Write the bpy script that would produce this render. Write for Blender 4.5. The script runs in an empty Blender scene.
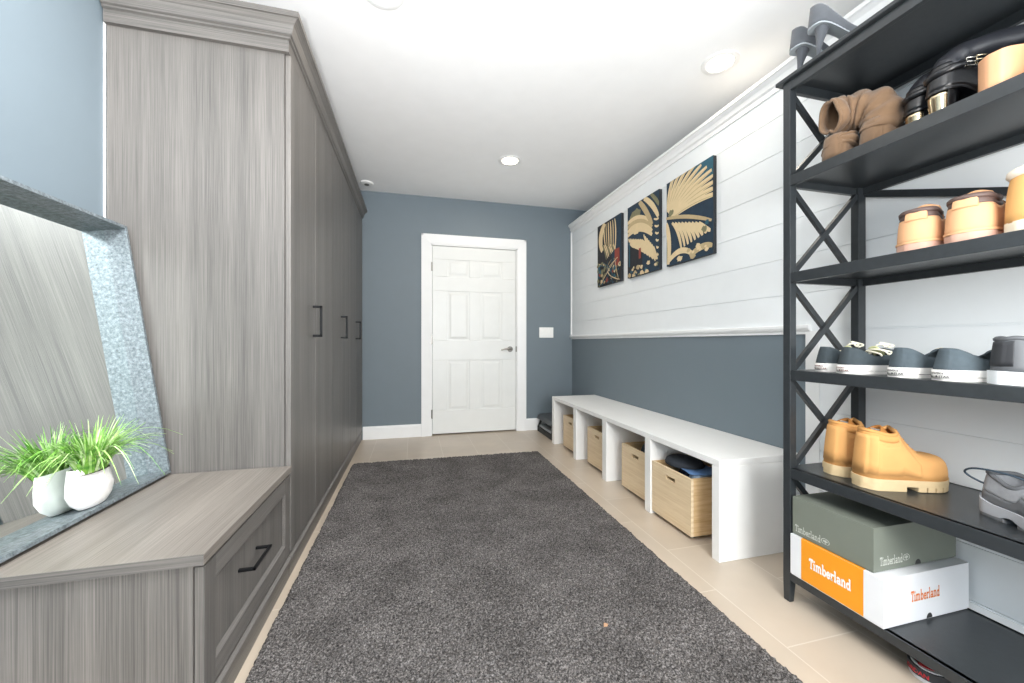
import bpy, bmesh, math, random
import numpy as np
from mathutils import Vector, Matrix
random.seed(7)
PI = math.pi
scene = bpy.context.scene
COL = scene.collection

# ------------------------------------------------------------------ helpers
class MB:
    """collects geometry; build() links it as one mesh object"""
    def __init__(s): s.v = []; s.f = []; s.m = []
    def add(s, vs, fs, mi=0):
        b = len(s.v); s.v += [tuple(map(float, p)) for p in vs]
        s.f += [tuple(b + i for i in f) for f in fs]; s.m += [mi] * len(fs); return s
    def box(s, x0, x1, y0, y1, z0, z1, mi=0):
        return s.add([(x0,y0,z0),(x1,y0,z0),(x1,y1,z0),(x0,y1,z0),(x0,y0,z1),(x1,y0,z1),(x1,y1,z1),(x0,y1,z1)],
                     [(0,3,2,1),(4,5,6,7),(0,1,5,4),(1,2,6,5),(2,3,7,6),(3,0,4,7)], mi)
    def bar(s, a, b, w, t, up=(0,0,1), mi=0):
        """rectangular bar from a to b; w across, t along the 'up'-ish normal"""
        a = Vector(a); b = Vector(b); d = (b - a).normalized(); u = Vector(up)
        n = (u - d * u.dot(d)).normalized(); r = d.cross(n)
        vs = []
        for p in (a, b):
            for i, j in ((-1,-1),(1,-1),(1,1),(-1,1)): vs.append(p + r * (i * w / 2) + n * (j * t / 2))
        return s.add(vs, [(0,3,2,1),(4,5,6,7),(0,1,5,4),(1,2,6,5),(2,3,7,6),(3,0,4,7)], mi)
    def rings(s, rings, closed=True, cap0=True, cap1=True, mi=0):
        n = len(rings[0]); vs = [p for r in rings for p in r]; fs = []
        for i in range(len(rings) - 1):
            for j in range(n if closed else n - 1):
                k = (j + 1) % n; fs.append((i*n+j, i*n+k, (i+1)*n+k, (i+1)*n+j))
        if closed and cap0: fs.append(tuple(reversed(range(n))))
        if closed and cap1: fs.append(tuple(range((len(rings)-1)*n, len(rings)*n)))
        return s.add(vs, fs, mi)
    def tube(s, pts, r, seg=10, mi=0, flat=1.0, caps=True, closed=False):
        pts = [Vector(p) for p in pts]; n = len(pts)
        rad = r if isinstance(r, (list, tuple)) else [r] * n
        prev = None; rg = []
        for i, p in enumerate(pts):
            if closed: d = pts[(i+1) % n] - pts[i-1]
            else: d = pts[min(i+1, n-1)] - pts[max(i-1, 0)]
            d.normalize()
            if prev is None:
                up = Vector((0,0,1)) if abs(d.z) < .9 else Vector((1,0,0))
                nn = (up - d * up.dot(d)).normalized()
            else: nn = (prev - d * prev.dot(d)).normalized()
            prev = nn; bb = d.cross(nn)
            rg.append([p + (nn * math.cos(2*PI*k/seg) * flat + bb * math.sin(2*PI*k/seg)) * rad[i] for k in range(seg)])
        if closed: rg.append(rg[0]); caps = False
        return s.rings(rg, True, caps, caps, mi)
    def lathe(s, prof, seg=32, c=(0,0,0), sx=1., sy=1., mi=0, cap0=True, cap1=True):
        rg = [[(c[0] + r * sx * math.cos(2*PI*k/seg), c[1] + r * sy * math.sin(2*PI*k/seg), c[2] + z) for k in range(seg)] for r, z in prof]
        return s.rings(rg, True, cap0, cap1, mi)
    def prism(s, prof, axis, a, b, mi=0):
        """extrude a 2-D profile along an axis: 'y' profile=(x,z); 'x' profile=(y,z); 'z' profile=(x,y)"""
        def P(q, t): return {'y': (q[0], t, q[1]), 'x': (t, q[0], q[1]), 'z': (q[0], q[1], t)}[axis]
        return s.rings([[P(q, a) for q in prof], [P(q, b) for q in prof]], True, True, True, mi)
    def build(s, name, mats, parent=None, smooth=False, bevel=0, seg=2, sub=0, solid=0, loc=None, weld=False, angle=35):
        o0 = Vector((0,0,0)) if loc is None else Vector(loc)
        me = bpy.data.meshes.new(name)
        me.from_pydata([tuple(Vector(p) - o0) for p in s.v], [], s.f)
        if not isinstance(mats, (list, tuple)): mats = [mats]
        for m in mats: me.materials.append(m)
        me.polygons.foreach_set('material_index', s.m)
        bm = bmesh.new(); bm.from_mesh(me)
        if weld: bmesh.ops.remove_doubles(bm, verts=bm.verts, dist=2e-4)
        bmesh.ops.recalc_face_normals(bm, faces=bm.faces)
        bm.to_mesh(me); bm.free()
        if smooth:
            me.polygons.foreach_set('use_smooth', [True] * len(me.polygons))
            if smooth != 'all': me.set_sharp_from_angle(angle=math.radians(angle))
        o = bpy.data.objects.new(name, me); COL.objects.link(o)
        if parent: o.parent = parent
        if loc is not None: o.location = loc
        if solid:
            m = o.modifiers.new('solid', 'SOLIDIFY'); m.thickness = solid; m.offset = 0
        if bevel:
            m = o.modifiers.new('bevel', 'BEVEL'); m.width = bevel; m.segments = seg; m.limit_method = 'ANGLE'; m.angle_limit = math.radians(40)
        if sub:
            m = o.modifiers.new('sub', 'SUBSURF'); m.levels = sub; m.render_levels = sub
        return o

def tag(o, label=None, cat=None, group=None, kind=None):
    if label: o['label'] = label
    if cat: o['category'] = cat
    if group: o['group'] = group
    if kind: o['kind'] = kind
    return o
def empty(name, loc, label, cat, group=None, rz=0):
    o = bpy.data.objects.new(name, None); COL.objects.link(o); o.location = loc; o.rotation_euler = (0,0,rz)
    o.empty_display_size = .05
    return tag(o, label, cat, group)
def struct(mb, name, mats, parent=None, **k):
    o = mb.build(name, mats, parent, **k)
    if parent is None: o['kind'] = 'structure'
    return o
def copy_tree(o, parent=None):
    c = o.copy(); COL.objects.link(c)
    if parent: c.parent = parent
    for ch in [x for x in bpy.data.objects if x.parent == o]: copy_tree(ch, c)
    return c
class At:
    """builder whose parts are written in world coordinates and parented to an Empty at the thing's base"""
    def __init__(s, e): s.e = e; s.o = Vector(e.location)
    def __call__(s, mb, name, mats, parent=None, **k):
        mb.v = [tuple(Vector(p) - s.o) for p in mb.v]
        return mb.build(name, mats, parent or s.e, **k)

# ------------------------------------------------------------------ materials
def nodes_of(name):
    m = bpy.data.materials.new(name); m.use_nodes = True
    nt = m.node_tree; return m, nt, nt.nodes['Principled BSDF'], nt.nodes, nt.links
def srgb(h):
    h = h.lstrip('#'); c = [int(h[i:i+2], 16) / 255 for i in (0,2,4)]
    return tuple((x / 12.92 if x <= .04045 else ((x + .055) / 1.055) ** 2.4) for x in c) + (1,)
def mat(name, col, rough=.5, metal=0., noise=0., nscale=40., bump=0., bscale=200., spec=.5, sheen=0., coat=0.):
    """plain surface with a slight procedural variation in tone and an optional fine bump"""
    m, nt, b, N, L = nodes_of(name)
    c = srgb(col) if isinstance(col, str) else tuple(col) + (1,)
    b.inputs['Roughness'].default_value = rough; b.inputs['Metallic'].default_value = metal
    b.inputs['Specular IOR Level'].default_value = spec
    if sheen: b.inputs['Sheen Weight'].default_value = sheen
    if coat: b.inputs['Coat Weight'].default_value = coat
    tc = N.new('ShaderNodeTexCoord')
    nz = N.new('ShaderNodeTexNoise'); nz.inputs['Scale'].default_value = nscale; nz.inputs['Detail'].default_value = 4
    L.new(tc.outputs['Object'], nz.inputs['Vector'])
    mx = N.new('ShaderNodeMix'); mx.data_type = 'RGBA'
    k = noise if noise else .03
    mx.inputs[6].default_value = tuple(x * (1 - k) for x in c[:3]) + (1,)
    mx.inputs[7].default_value = tuple(min(1, x * (1 + k)) for x in c[:3]) + (1,)
    L.new(nz.outputs['Fac'], mx.inputs[0]); L.new(mx.outputs[2], b.inputs['Base Color'])
    if bump:
        n2 = N.new('ShaderNodeTexNoise'); n2.inputs['Scale'].default_value = bscale; n2.inputs['Detail'].default_value = 3
        L.new(tc.outputs['Object'], n2.inputs['Vector'])
        bp = N.new('ShaderNodeBump'); bp.inputs['Strength'].default_value = bump; bp.inputs['Distance'].default_value = .002
        L.new(n2.outputs['Fac'], bp.inputs['Height']); L.new(bp.outputs['Normal'], b.inputs['Normal'])
    return m
def ramp(N, stops):
    r = N.new('ShaderNodeValToRGB'); e = r.color_ramp.elements
    while len(e) < len(stops): e.new(.5)
    for i, (p, c) in enumerate(stops): e[i].position = p; e[i].color = c
    return r
def wood(name, axis, dark, light, fine=420., coarse=14., rough=.45, bump=.15, stretch=.0065, bright=1.):
    """straight-grained board: noise stretched along one axis"""
    m, nt, b, N, L = nodes_of(name)
    tc = N.new('ShaderNodeTexCoord'); mp = N.new('ShaderNodeMapping')
    sc = [1., 1., 1.]; sc['xyz'.index(axis)] = stretch
    mp.inputs['Scale'].default_value = sc; L.new(tc.outputs['Object'], mp.inputs['Vector'])
    n1 = N.new('ShaderNodeTexNoise'); n1.inputs['Scale'].default_value = fine; n1.inputs['Detail'].default_value = 5; n1.inputs['Roughness'].default_value = .65
    n2 = N.new('ShaderNodeTexNoise'); n2.inputs['Scale'].default_value = coarse; n2.inputs['Detail'].default_value = 3
    for n in (n1, n2): L.new(mp.outputs['Vector'], n.inputs['Vector'])
    ad = N.new('ShaderNodeMath'); ad.operation = 'ADD'; 
    k1 = N.new('ShaderNodeMath'); k1.operation = 'MULTIPLY'; k1.inputs[1].default_value = 1.35; L.new(n1.outputs['Fac'], k1.inputs[0])
    k2 = N.new('ShaderNodeMath'); k2.operation = 'MULTIPLY'; k2.inputs[1].default_value = .65; L.new(n2.outputs['Fac'], k2.inputs[0])
    L.new(k1.outputs[0], ad.inputs[0]); L.new(k2.outputs[0], ad.inputs[1])
    hf = N.new('ShaderNodeMath'); hf.operation = 'MULTIPLY'; hf.inputs[1].default_value = .5; L.new(ad.outputs[0], hf.inputs[0])
    r = ramp(N, [(.36, srgb(dark)), (.64, srgb(light))]); L.new(hf.outputs[0], r.inputs['Fac'])
    L.new(r.outputs['Color'], b.inputs['Base Color'])
    b.inputs['Roughness'].default_value = rough
    bp = N.new('ShaderNodeBump'); bp.inputs['Strength'].default_value = bump; bp.inputs['Distance'].default_value = .001
    L.new(n1.outputs['Fac'], bp.inputs['Height']); L.new(bp.outputs['Normal'], b.inputs['Normal'])
    return m
def emit(name, col, s):
    m, nt, b, N, L = nodes_of(name)
    b.inputs['Base Color'].default_value = (.9,.9,.9,1); b.inputs['Emission Color'].default_value = col + (1,); b.inputs['Emission Strength'].default_value = s
    return m

M = {}
M['ceiling'] = mat('ceiling_paint', '#F3F4F5', .9, nscale=8)
M['white'] = mat('white_trim_paint', '#EDEEEE', .45, nscale=10)
M['shiplap'] = mat('shiplap_paint', '#E9EDEF', .5, nscale=12)
M['slate'] = mat('slate_blue_wall_paint', '#6F7B83', .55, nscale=6, bump=.05, bscale=400)
M['doorwhite'] = mat('door_paint', '#E6E8E6', .35, nscale=10)
M['woodv'] = wood('grey_laminate_upright_grain', 'z', '#4B4947', '#787470', rough=.42)
M['woodh'] = wood('grey_laminate_along_grain', 'y', '#4B4947', '#787470', rough=.42)
M['woodx'] = wood('grey_laminate_across_grain', 'x', '#4B4947', '#787470', rough=.42)
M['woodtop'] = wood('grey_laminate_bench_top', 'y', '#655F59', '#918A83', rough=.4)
M['dark_gap'] = mat('dark_recess', '#2A2827', .7)
M['blackmetal'] = mat('black_metal', '#1B1C1E', .4, metal=.6)
M['shelf'] = mat('black_painted_shelf', '#2E3235', .30, noise=.25, nscale=60, bump=.12, bscale=500)
M['nickel'] = mat('brushed_nickel', '#8C8984', .3, metal=1)
M['benchwhite'] = mat('white_laminate', '#ECECEA', .35, nscale=12)
M['pine'] = wood('pale_pine_upright', 'y', '#D5BC97', '#E8D3B2', fine=120, coarse=26, rough=.5, bump=.08, stretch=.04)
M['pinex'] = wood('pale_pine_side', 'x', '#C6A070', '#E2C498', fine=120, coarse=30, rough=.5, bump=.08, stretch=.05)
M['pineend'] = mat('pine_end_grain', '#E6D2B2', .6, noise=.1)
M['mirror'] = mat('mirror_glass', '#EDF3F1', .02, metal=1)
M['canvas_edge'] = mat('canvas_edge', '#23272C', .8)
M['pot'] = mat('white_ceramic', '#F0EEEB', .35)
M['soil'] = mat('dark_soil', '#3A3A2A', .9, noise=.4)
M['plastic'] = mat('white_plastic', '#F2F2F0', .3)
M['black_rubber'] = mat('black_rubber', '#1E1F20', .6)
def galvanised():
    m, nt, b, N, L = nodes_of('galvanised_steel')
    tc = N.new('ShaderNodeTexCoord')
    n = N.new('ShaderNodeTexNoise'); n.inputs['Scale'].default_value = 85; n.inputs['Detail'].default_value = 8; n.inputs['Roughness'].default_value = .75
    L.new(tc.outputs['Object'], n.inputs['Vector'])
    r = ramp(N, [(.34, srgb('#4A5156')), (.47, srgb('#6B7479')), (.58, srgb('#818A8F')), (.70, srgb('#9AA3A8'))]); L.new(n.outputs['Fac'], r.inputs['Fac'])
    L.new(r.outputs['Color'], b.inputs['Base Color'])
    b.inputs['Metallic'].default_value = .35; b.inputs['Roughness'].default_value = .5
    return m
M['galv'] = galvanised()
def rugmat():
    m, nt, b, N, L = nodes_of('charcoal_pile')
    tc = N.new('ShaderNodeTexCoord')
    n = N.new('ShaderNodeTexNoise'); n.inputs['Scale'].default_value = 170; n.inputs['Detail'].default_value = 3; n.inputs['Roughness'].default_value = .75
    n2 = N.new('ShaderNodeTexNoise'); n2.inputs['Scale'].default_value = 5; n2.inputs['Detail'].default_value = 3
    L.new(tc.outputs['Object'], n.inputs['Vector']); L.new(tc.outputs['Object'], n2.inputs['Vector'])
    r = ramp(N, [(.36, srgb('#2B2A2A')), (.5, srgb('#565352')), (.64, srgb('#878381'))]); L.new(n.outputs['Fac'], r.inputs['Fac'])
    r2 = ramp(N, [(.35, (.8,.8,.8,1)), (.65, (1.12,1.12,1.12,1))]); L.new(n2.outputs['Fac'], r2.inputs['Fac'])
    mx = N.new('ShaderNodeMix'); mx.data_type = 'RGBA'; mx.blend_type = 'MULTIPLY'; mx.inputs[0].default_value = 1
    L.new(r.outputs['Color'], mx.inputs[6]); L.new(r2.outputs['Color'], mx.inputs[7]); L.new(mx.outputs[2], b.inputs['Base Color'])
    b.inputs['Roughness'].default_value = 1; b.inputs['Specular IOR Level'].default_value = .05
    return m
M['rug'] = rugmat()
def tilemat():
    m, nt, b, N, L = nodes_of('beige_porcelain_tile')
    tc = N.new('ShaderNodeTexCoord'); mp = N.new('ShaderNodeMapping')
    mp.inputs['Location'].default_value = (-4.15 + .02, .26, 0); mp.inputs['Rotation'].default_value = (0,0,0)
    # swap axes so that the brick length runs along Y
    sx = N.new('ShaderNodeSeparateXYZ'); cx = N.new('ShaderNodeCombineXYZ')
    L.new(tc.outputs['Object'], sx.inputs[0])
    a1 = N.new('ShaderNodeMath'); a1.inputs[1].default_value = 8.76; L.new(sx.outputs['Y'], a1.inputs[0])
    a2 = N.new('ShaderNodeMath'); a2.inputs[1].default_value = 9.2 - .26 + .005; L.new(sx.outputs['X'], a2.inputs[0])
    L.new(a1.outputs[0], cx.inputs['X']); L.new(a2.outputs[0], cx.inputs['Y'])
    br = N.new('ShaderNodeTexBrick'); br.offset = .5; br.inputs['Scale'].default_value = 1
    br.inputs['Brick Width'].default_value = .61; br.inputs['Row Height'].default_value = .3067; br.inputs['Mortar Size'].default_value = .0022
    br.inputs['Mortar Smooth'].default_value = .1; br.inputs['Bias'].default_value = 0
    br.inputs['Color1'].default_value = srgb('#BDB0A0'); br.inputs['Color2'].default_value = srgb('#B8AA99'); br.inputs['Mortar'].default_value = srgb('#CBC1B3')
    L.new(cx.outputs[0], br.inputs['Vector'])
    n = N.new('ShaderNodeTexNoise'); n.inputs['Scale'].default_value = 3; n.inputs['Detail'].default_value = 6
    L.new(tc.outputs['Object'], n.inputs['Vector'])
    r = ramp(N, [(.3, (.9,.9,.9,1)), (.7, (1.06,1.06,1.06,1))]); L.new(n.outputs['Fac'], r.inputs['Fac'])
    mx = N.new('ShaderNodeMix'); mx.data_type = 'RGBA'; mx.blend_type = 'MULTIPLY'; mx.inputs[0].default_value = 1
    L.new(br.outputs['Color'], mx.inputs[6]); L.new(r.outputs['Color'], mx.inputs[7]); L.new(mx.outputs[2], b.inputs['Base Color'])
    b.inputs['Roughness'].default_value = .32
    bp = N.new('ShaderNodeBump'); bp.inputs['Strength'].default_value = .4; bp.inputs['Distance'].default_value = .002; bp.invert = True
    L.new(br.outputs['Fac'], bp.inputs['Height']); L.new(bp.outputs['Normal'], b.inputs['Normal'])
    return m
M['tile'] = tilemat()

# ------------------------------------------------------------------ dimensions (metres; camera above the origin)
D = 4.21          # far wall
XL = -1.141       # left wall
XR = 1.796        # right wall, painted part
XS = 1.788        # shiplap face
H = 2.543         # ceiling
YB = -2.4         # wall behind the camera
XU = 2.12         # right wall above the shiplap cap

# ------------------------------------------------------------------ room shell
struct(MB().box(XL-.1, XU+.1, YB-.1, D+.1, -.1, 0), 'floor', M['tile'])
struct(MB().box(XL-.1, XU+.1, YB-.1, D+.1, H, H+.1), 'ceiling', M['ceiling'])
struct(MB().box(XL-.1, XL, YB, D+.1, 0, H), 'wall_left', M['slate'])
# far wall with the doorway cut out
DL, DR, DT = .1967, 1.1231, 2.03
w = MB(); w.box(XL, DL-.02, D, D+.1, 0, H); w.box(DR+.02, XU, D, D+.1, 0, H); w.box(DL-.02, DR+.02, D, D+.1, DT+.02, H)
struct(w, 'wall_far', M['slate'])
w = MB(); w.box(XR, XU+.1, 1.42, D, 0, 1.06); struct(w, 'wall_right', M['slate'])
struct(MB().box(XU, XU+.1, YB, D, 2.3, H), 'wall_right_upper', M['slate'])
# shiplap: boards with a 3 mm reveal
w = MB(); groove = [1.225 + .181 * k for k in range(-6, 7)]
edges = [g for g in groove if g > .05]
w.box(XS+.006, XU+.1, YB, D, 1.05, 2.32); w.box(XS+.006, XU+.1, YB, 1.42, 0, 1.05)
lo = [1.05] + [g for g in edges if 1.08 < g < 2.3] + [2.33]
for a, b in zip(lo[:-1], lo[1:]): w.box(XS, XS+.01, YB, D, a + .0015, b - .0015)
lo = [.0] + [g for g in edges if g < 1.05] + [1.05]
for a, b in zip(lo[:-1], lo[1:]): w.box(XS, XS+.01, YB, 1.36, a + .0015, b - .0015)
struct(w, 'wall_shiplap', M['shiplap'])
struct(MB().box(XS-.004, XS+.012, 1.36, 1.425, 0, 1.045), 'trim_1', M['white'], bevel=.002)
# chair rail
w = MB(); w.prism([(XS+.008, 1.03), (XS-.002, 1.03), (XS-.004, 1.042), (XS-.016, 1.05), (XS-.022, 1.06), (XS-.022, 1.072), (XS+.008, 1.076)], 'y', 1.40, D)
struct(w, 'trim_2', M['white'])
# cap moulding over the shiplap
w = MB(); w.prism([(XS+.02, 2.26), (XS-.006, 2.26), (XS-.008, 2.285), (XS-.016, 2.295), (XS-.019, 2.318), (XS-.032, 2.335), (XS-.04, 2.338), (XS-.04, 2.356), (XU, 2.356), (XU, 2.32), (XS+.02, 2.32)], 'y', YB, D)
struct(w, 'trim_3', M['white'])
# inside corner bead between shiplap and far wall
struct(MB().box(XS-.012, XS+.002, D-.014, D, 1.076, 2.27), 'trim_4', M['white'], bevel=.003)
# white scribe between left wall and wardrobe
struct(MB().box(XL, XL+.005, 1.812, 1.818, .471, 2.21), 'trim_5', M['white'])
# back wall with a wide window opening (behind the camera)
WX0, WX1, WZ0, WZ1 = -.75, 1.55, .35, 2.3
w = MB(); w.box(XL, WX0, YB-.1, YB, 0, H); w.box(WX1, XU, YB-.1, YB, 0, H); w.box(WX0, WX1, YB-.1, YB, 0, WZ0); w.box(WX0, WX1, YB-.1, YB, WZ1, H)
struct(w, 'wall_back', M['slate'])
w = MB(); t = .06
w.box(WX0-t, WX0, YB-.1, YB+.015, WZ0-t, WZ1+t); w.box(WX1, WX1+t, YB-.1, YB+.015, WZ0-t, WZ1+t); w.box(WX0, WX1, YB-.1, YB+.015, WZ1, WZ1+t); w.box(WX0, WX1, YB-.1, YB+.03, WZ0-t, WZ0); w.box(.38, .42, YB-.07, YB-.03, WZ0, WZ1)
struct(w, 'window_1', M['white'])
# baseboards
def base_prof(x, s, h=.132): return [(x, 0), (x - s*.014, 0), (x - s*.014, h-.02), (x - s*.009, h-.004), (x - s*.006, h), (x, h)]
w = MB(); pr = [(D, 0), (D-.014, 0), (D-.014, .115), (D-.009, .128), (D-.006, .132), (D, .132)]
w.prism(pr, 'x', -.497, .082); struct(w, 'baseboard_far', M['white'])
w = MB(); w.prism(pr, 'x', 1.236, XR); struct(w, 'baseboard_far_right', M['white'])
w = MB(); w.prism(base_prof(XS, 1), 'y', YB, 1.355); struct(w, 'baseboard_right', M['white'])
w = MB(); w.prism([(XL, 0), (XL+.014, 0), (XL+.014, .115), (XL+.006, .132), (XL, .132)], 'y', YB, 1.10); struct(w, 'baseboard_left', M['white'])

# ------------------------------------------------------------------ door
dr = bpy.data.objects.new('door_1', None); COL.objects.link(dr); dr.location = ((DL+DR)/2, D, 0)
tag(dr, kind='structure'); dr['label'] = 'white six panel door with lever handle in the far wall'; dp = At(dr)
# slab: frame of stiles and rails round six recessed raised panels
w = MB(); yf = D + .012; yb = D + .05
w.box(DL+.003, DR-.003, yf+.008, yb, .012, DT-.003)
xs = [DL+.003, DL+.163, (DL+DR)/2-.062, (DL+DR)/2+.062, DR-.163, DR-.003]
zs = [.012, .262, .80, 1.015, 1.545, 1.70, 1.885, DT-.003]
for i, (z0, z1) in enumerate(zip(zs[:-1], zs[1:])):
    if i % 2 == 0: w.box(xs[0], xs[5], yf, yf+.014, z0, z1)
    else:
        for k in (0, 2, 4): w.box(xs[k], xs[k+1], yf, yf+.014, z0, z1)
dp(w, 'door_slab', M['doorwhite'], bevel=.004)
for i in (1, 3, 5):
    for k in (1, 3):
        x0, x1, z0, z1 = xs[k]+.018, xs[k+1]-.018, zs[i]+.018, zs[i+1]-.018
        w = MB(); b = .022
        w.rings([[(x0,yf+.0075,z0),(x1,yf+.0075,z0),(x1,yf+.0075,z1),(x0,yf+.0075,z1)], [(x0+b,yf+.002,z0+b),(x1-b,yf+.002,z0+b),(x1-b,yf+.002,z1-b),(x0+b,yf+.002,z1-b)]])
        dp(w, 'raised_panel', M['doorwhite'])
w = MB()
w.box(DL-.02, DL-.001, D-.002, D+.08, 0, DT+.018); w.box(DR+.001, DR+.02, D-.002, D+.08, 0, DT+.018); w.box(DL-.02, DR+.02, D-.002, D+.08, DT, DT+.018)
dp(w, 'door_jamb', M['white'])
w = MB(); pf = lambda a, b: [(a, D-.018), (b, D-.012), (b, D), (a, D)]
w.prism([(.0835, D), (.0835, D-.022), (.10, D-.022), (.165, D-.014), (.1845, D-.010), (.1845, D)], 'z', 0, 2.143)
w.prism([(1.2344, D), (1.2344, D-.022), (1.218, D-.022), (1.155, D-.014), (1.1355, D-.010), (1.1355, D)], 'z', 0, 2.143)
w.prism([(D, 2.0425), (D-.010, 2.0425), (D-.014, 2.062), (D-.022, 2.127), (D-.022, 2.143), (D, 2.143)], 'x', .0845, 1.2334)
dp(w, 'door_casing', M['white'])
hx, hz = DR - .07, .918
w = MB(); w.v = []; w.tube([(hx, yf, hz), (hx, yf-.008, hz)], .032, 24); w.tube([(hx, yf-.008, hz), (hx, yf-.05, hz)], .011, 14)
w.tube([(hx+.008, yf-.048, hz), (hx-.03, yf-.052, hz+.004), (hx-.07, yf-.05, hz), (hx-.11, yf-.046, hz-.008)], [.011, .010, .009, .007], 12)
dp(w, 'door_handle', M['nickel'], smooth=True)
for z in (.23, 1.02, 1.80):
    w = MB(); w.box(DL-.012, DL+.004, D-.005, yf+.002, z-.045, z+.045); w.tube([(DL-.001, D-.004, z-.048), (DL-.001, D-.004, z+.048)], .006, 10)
    dp(w, 'hinge', M['nickel'])
w = MB(); w.box(DR-.006, DR+.006, D-.003, yf+.002, hz-.03, hz+.03); dp(w, 'strike_plate', M['nickel'])
struct(MB().box(DL-.3, DR+.3, D+.1, D+.12, 0, H), 'wall_behind_door', M['slate'])

# ------------------------------------------------------------------ light switch
e = empty('light_switch', (1.478, D, 1.105), 'white three gang rocker light switch on the slate wall beside the door', 'light switch'); p = At(e)
p(MB().box(1.393, 1.563, D-.007, D, 1.047, 1.165), 'wall_plate', M['plastic'], bevel=.003)
for x in (1.43, 1.478, 1.526):
    p(MB().box(x-.016, x+.016, D-.0105, D-.006, 1.072, 1.14), 'rocker', M['plastic'], bevel=.002)

# ------------------------------------------------------------------ ceiling fittings
lens = emit('warm_lamp_lens', (1.0, .86, .66), 9.)
for (x, y, lab) in ((1.651, 1.80, 'round recessed ceiling light close to the shiplap wall, above the shoe shelf'), (.801, 3.211, 'round recessed ceiling light in the middle of the ceiling near the door'), (-.132, 1.80, 'round recessed ceiling light cut off by the top edge of the photo')):
    e = empty('recessed_light', (x, y, H), lab, 'ceiling light', 'recessed ceiling lights')
    w = MB(); w.lathe([(.066, -.002), (.07, -.006), (.085, -.007), (.097, -.003), (.097, 0)], 40, cap0=False, cap1=False); w.build('trim_ring', M['white'], e, smooth=True)
    w = MB(); w.lathe([(.0001, -.0045), (.04, -.004), (.066, -.002)], 40, cap0=False, cap1=False); w.build('lens', lens, e, smooth=True)
e = empty('smoke_detector', (-.436, 4.0, H), 'small round white ceiling detector above the far end of the wardrobe', 'detector')
w = MB(); w.lathe([(.062, 0), (.062, -.008), (.055, -.014), (.03, -.016)], 32); w.build('housing', M['plastic'], e, smooth=True)
w = MB(); w.lathe([(.022, -.0155), (.022, -.022), (.012, -.026)], 20); w.build('sensor', M['nickel'], e, smooth=True)

# ------------------------------------------------------------------ rug (dense pile)
RX0, RX1, RY0, RY1 = -.475, 1.095, -.1, 3.36
nx, ny = 200, 430
rs = np.random.RandomState(3)
gx, gy = np.meshgrid(np.linspace(0, 1, nx), np.linspace(0, 1, ny))
edge = np.minimum.reduce([gx * (RX1-RX0), (1-gx) * (RX1-RX0), gy * (RY1-RY0), (1-gy) * (RY1-RY0)])
zz = .016 * np.clip(edge / .018, 0, 1) ** .5 + rs.uniform(-.0042, .0042, gx.shape) * (edge > .001)
wob = np.interp(np.linspace(0, 1, ny), np.linspace(0, 1, 46), rs.uniform(-.0022, .0022, 46))[:, None]
wobx = np.interp(np.linspace(0, 1, nx), np.linspace(0, 1, 26), rs.uniform(-.005, .005, 26))[None, :]
X = RX0 + (RX1-RX0) * gx + wob * 1 + rs.uniform(-.003, .003, gx.shape) - .03 * (1 - gy) * (gx - .0) * 0
Y = RY0 + (RY1-RY0) * gy + wobx + rs.uniform(-.003, .003, gx.shape) - .022 * gx * gy
vs = np.stack([X, Y, np.maximum(zz, 0.0005)], -1).reshape(-1, 3)
ii = np.arange(nx * ny).reshape(ny, nx)
fs = np.stack([ii[:-1, :-1], ii[:-1, 1:], ii[1:, 1:], ii[1:, :-1]], -1).reshape(-1, 4)
w = MB(); w.v = [tuple(q) for q in vs.tolist()]; w.f = [tuple(q) for q in fs.tolist()]; w.m = [0] * len(w.f)
tag(w.build('rug', M['rug']), 'charcoal grey speckled shag rug lying on the beige tile floor', 'rug')
w = MB(); w.rings([[(0,0,0),(.012,-.004,.003),(.02,.006,.002),(.006,.012,.004)], [(.002,.001,.004),(.012,-.002,.006),(.018,.005,.005),(.007,.010,.007)]])
o = w.build('leaf_scrap', mat('dry_leaf', '#B08A6A', .8)); o.location = (.63, 1.205, .02); tag(o, 'tiny brown dry scrap lying on the charcoal rug', 'scrap')

# ------------------------------------------------------------------ wardrobe wall
YS = 1.819; XD = -.502
e = empty('wardrobe', (-.83, 3.0, 0), 'tall grey woodgrain wardrobe with crown moulding and black pulls along the left wall', 'wardrobe'); p = At(e)
w = MB(); w.box(XL+.006, -.525, YS, D-.002, .0, 2.24); p(w, 'carcass', M['woodv'], bevel=.001)
# doors
dy = [1.822, 2.250, 2.685, 3.053, 3.42, 3.79, 4.206]
for i, (a, b) in enumerate(zip(dy[:-1], dy[1:])):
    w = MB(); w.box(-.523, XD, a+.0022, b-.0022, .106, 2.205); d = p(w, 'door', M['woodv'], bevel=.0012)
    if i in (0, 2, 4):
        hy = b - .05
        w = MB(); w.v = []
        w.box(-.469, -.457, hy-.006, hy+.006, 1.02, 1.182); w.box(-.5025, -.457, hy-.006, hy+.006, 1.02, 1.032); w.box(-.5025, -.457, hy-.006, hy+.006, 1.17, 1.182)
        p(w, 'handle', M['blackmetal'], parent=d, bevel=.0015)
# plinth with a small moulded lip
w = MB(); w.prism([(-.525, 0), (-.506, 0), (-.506, .066), (-.498, .072), (-.497, .084), (-.506, .093), (-.525, .095)], 'y', 1.815, D-.015)
p(w, 'plinth', M['woodh'])
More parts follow.
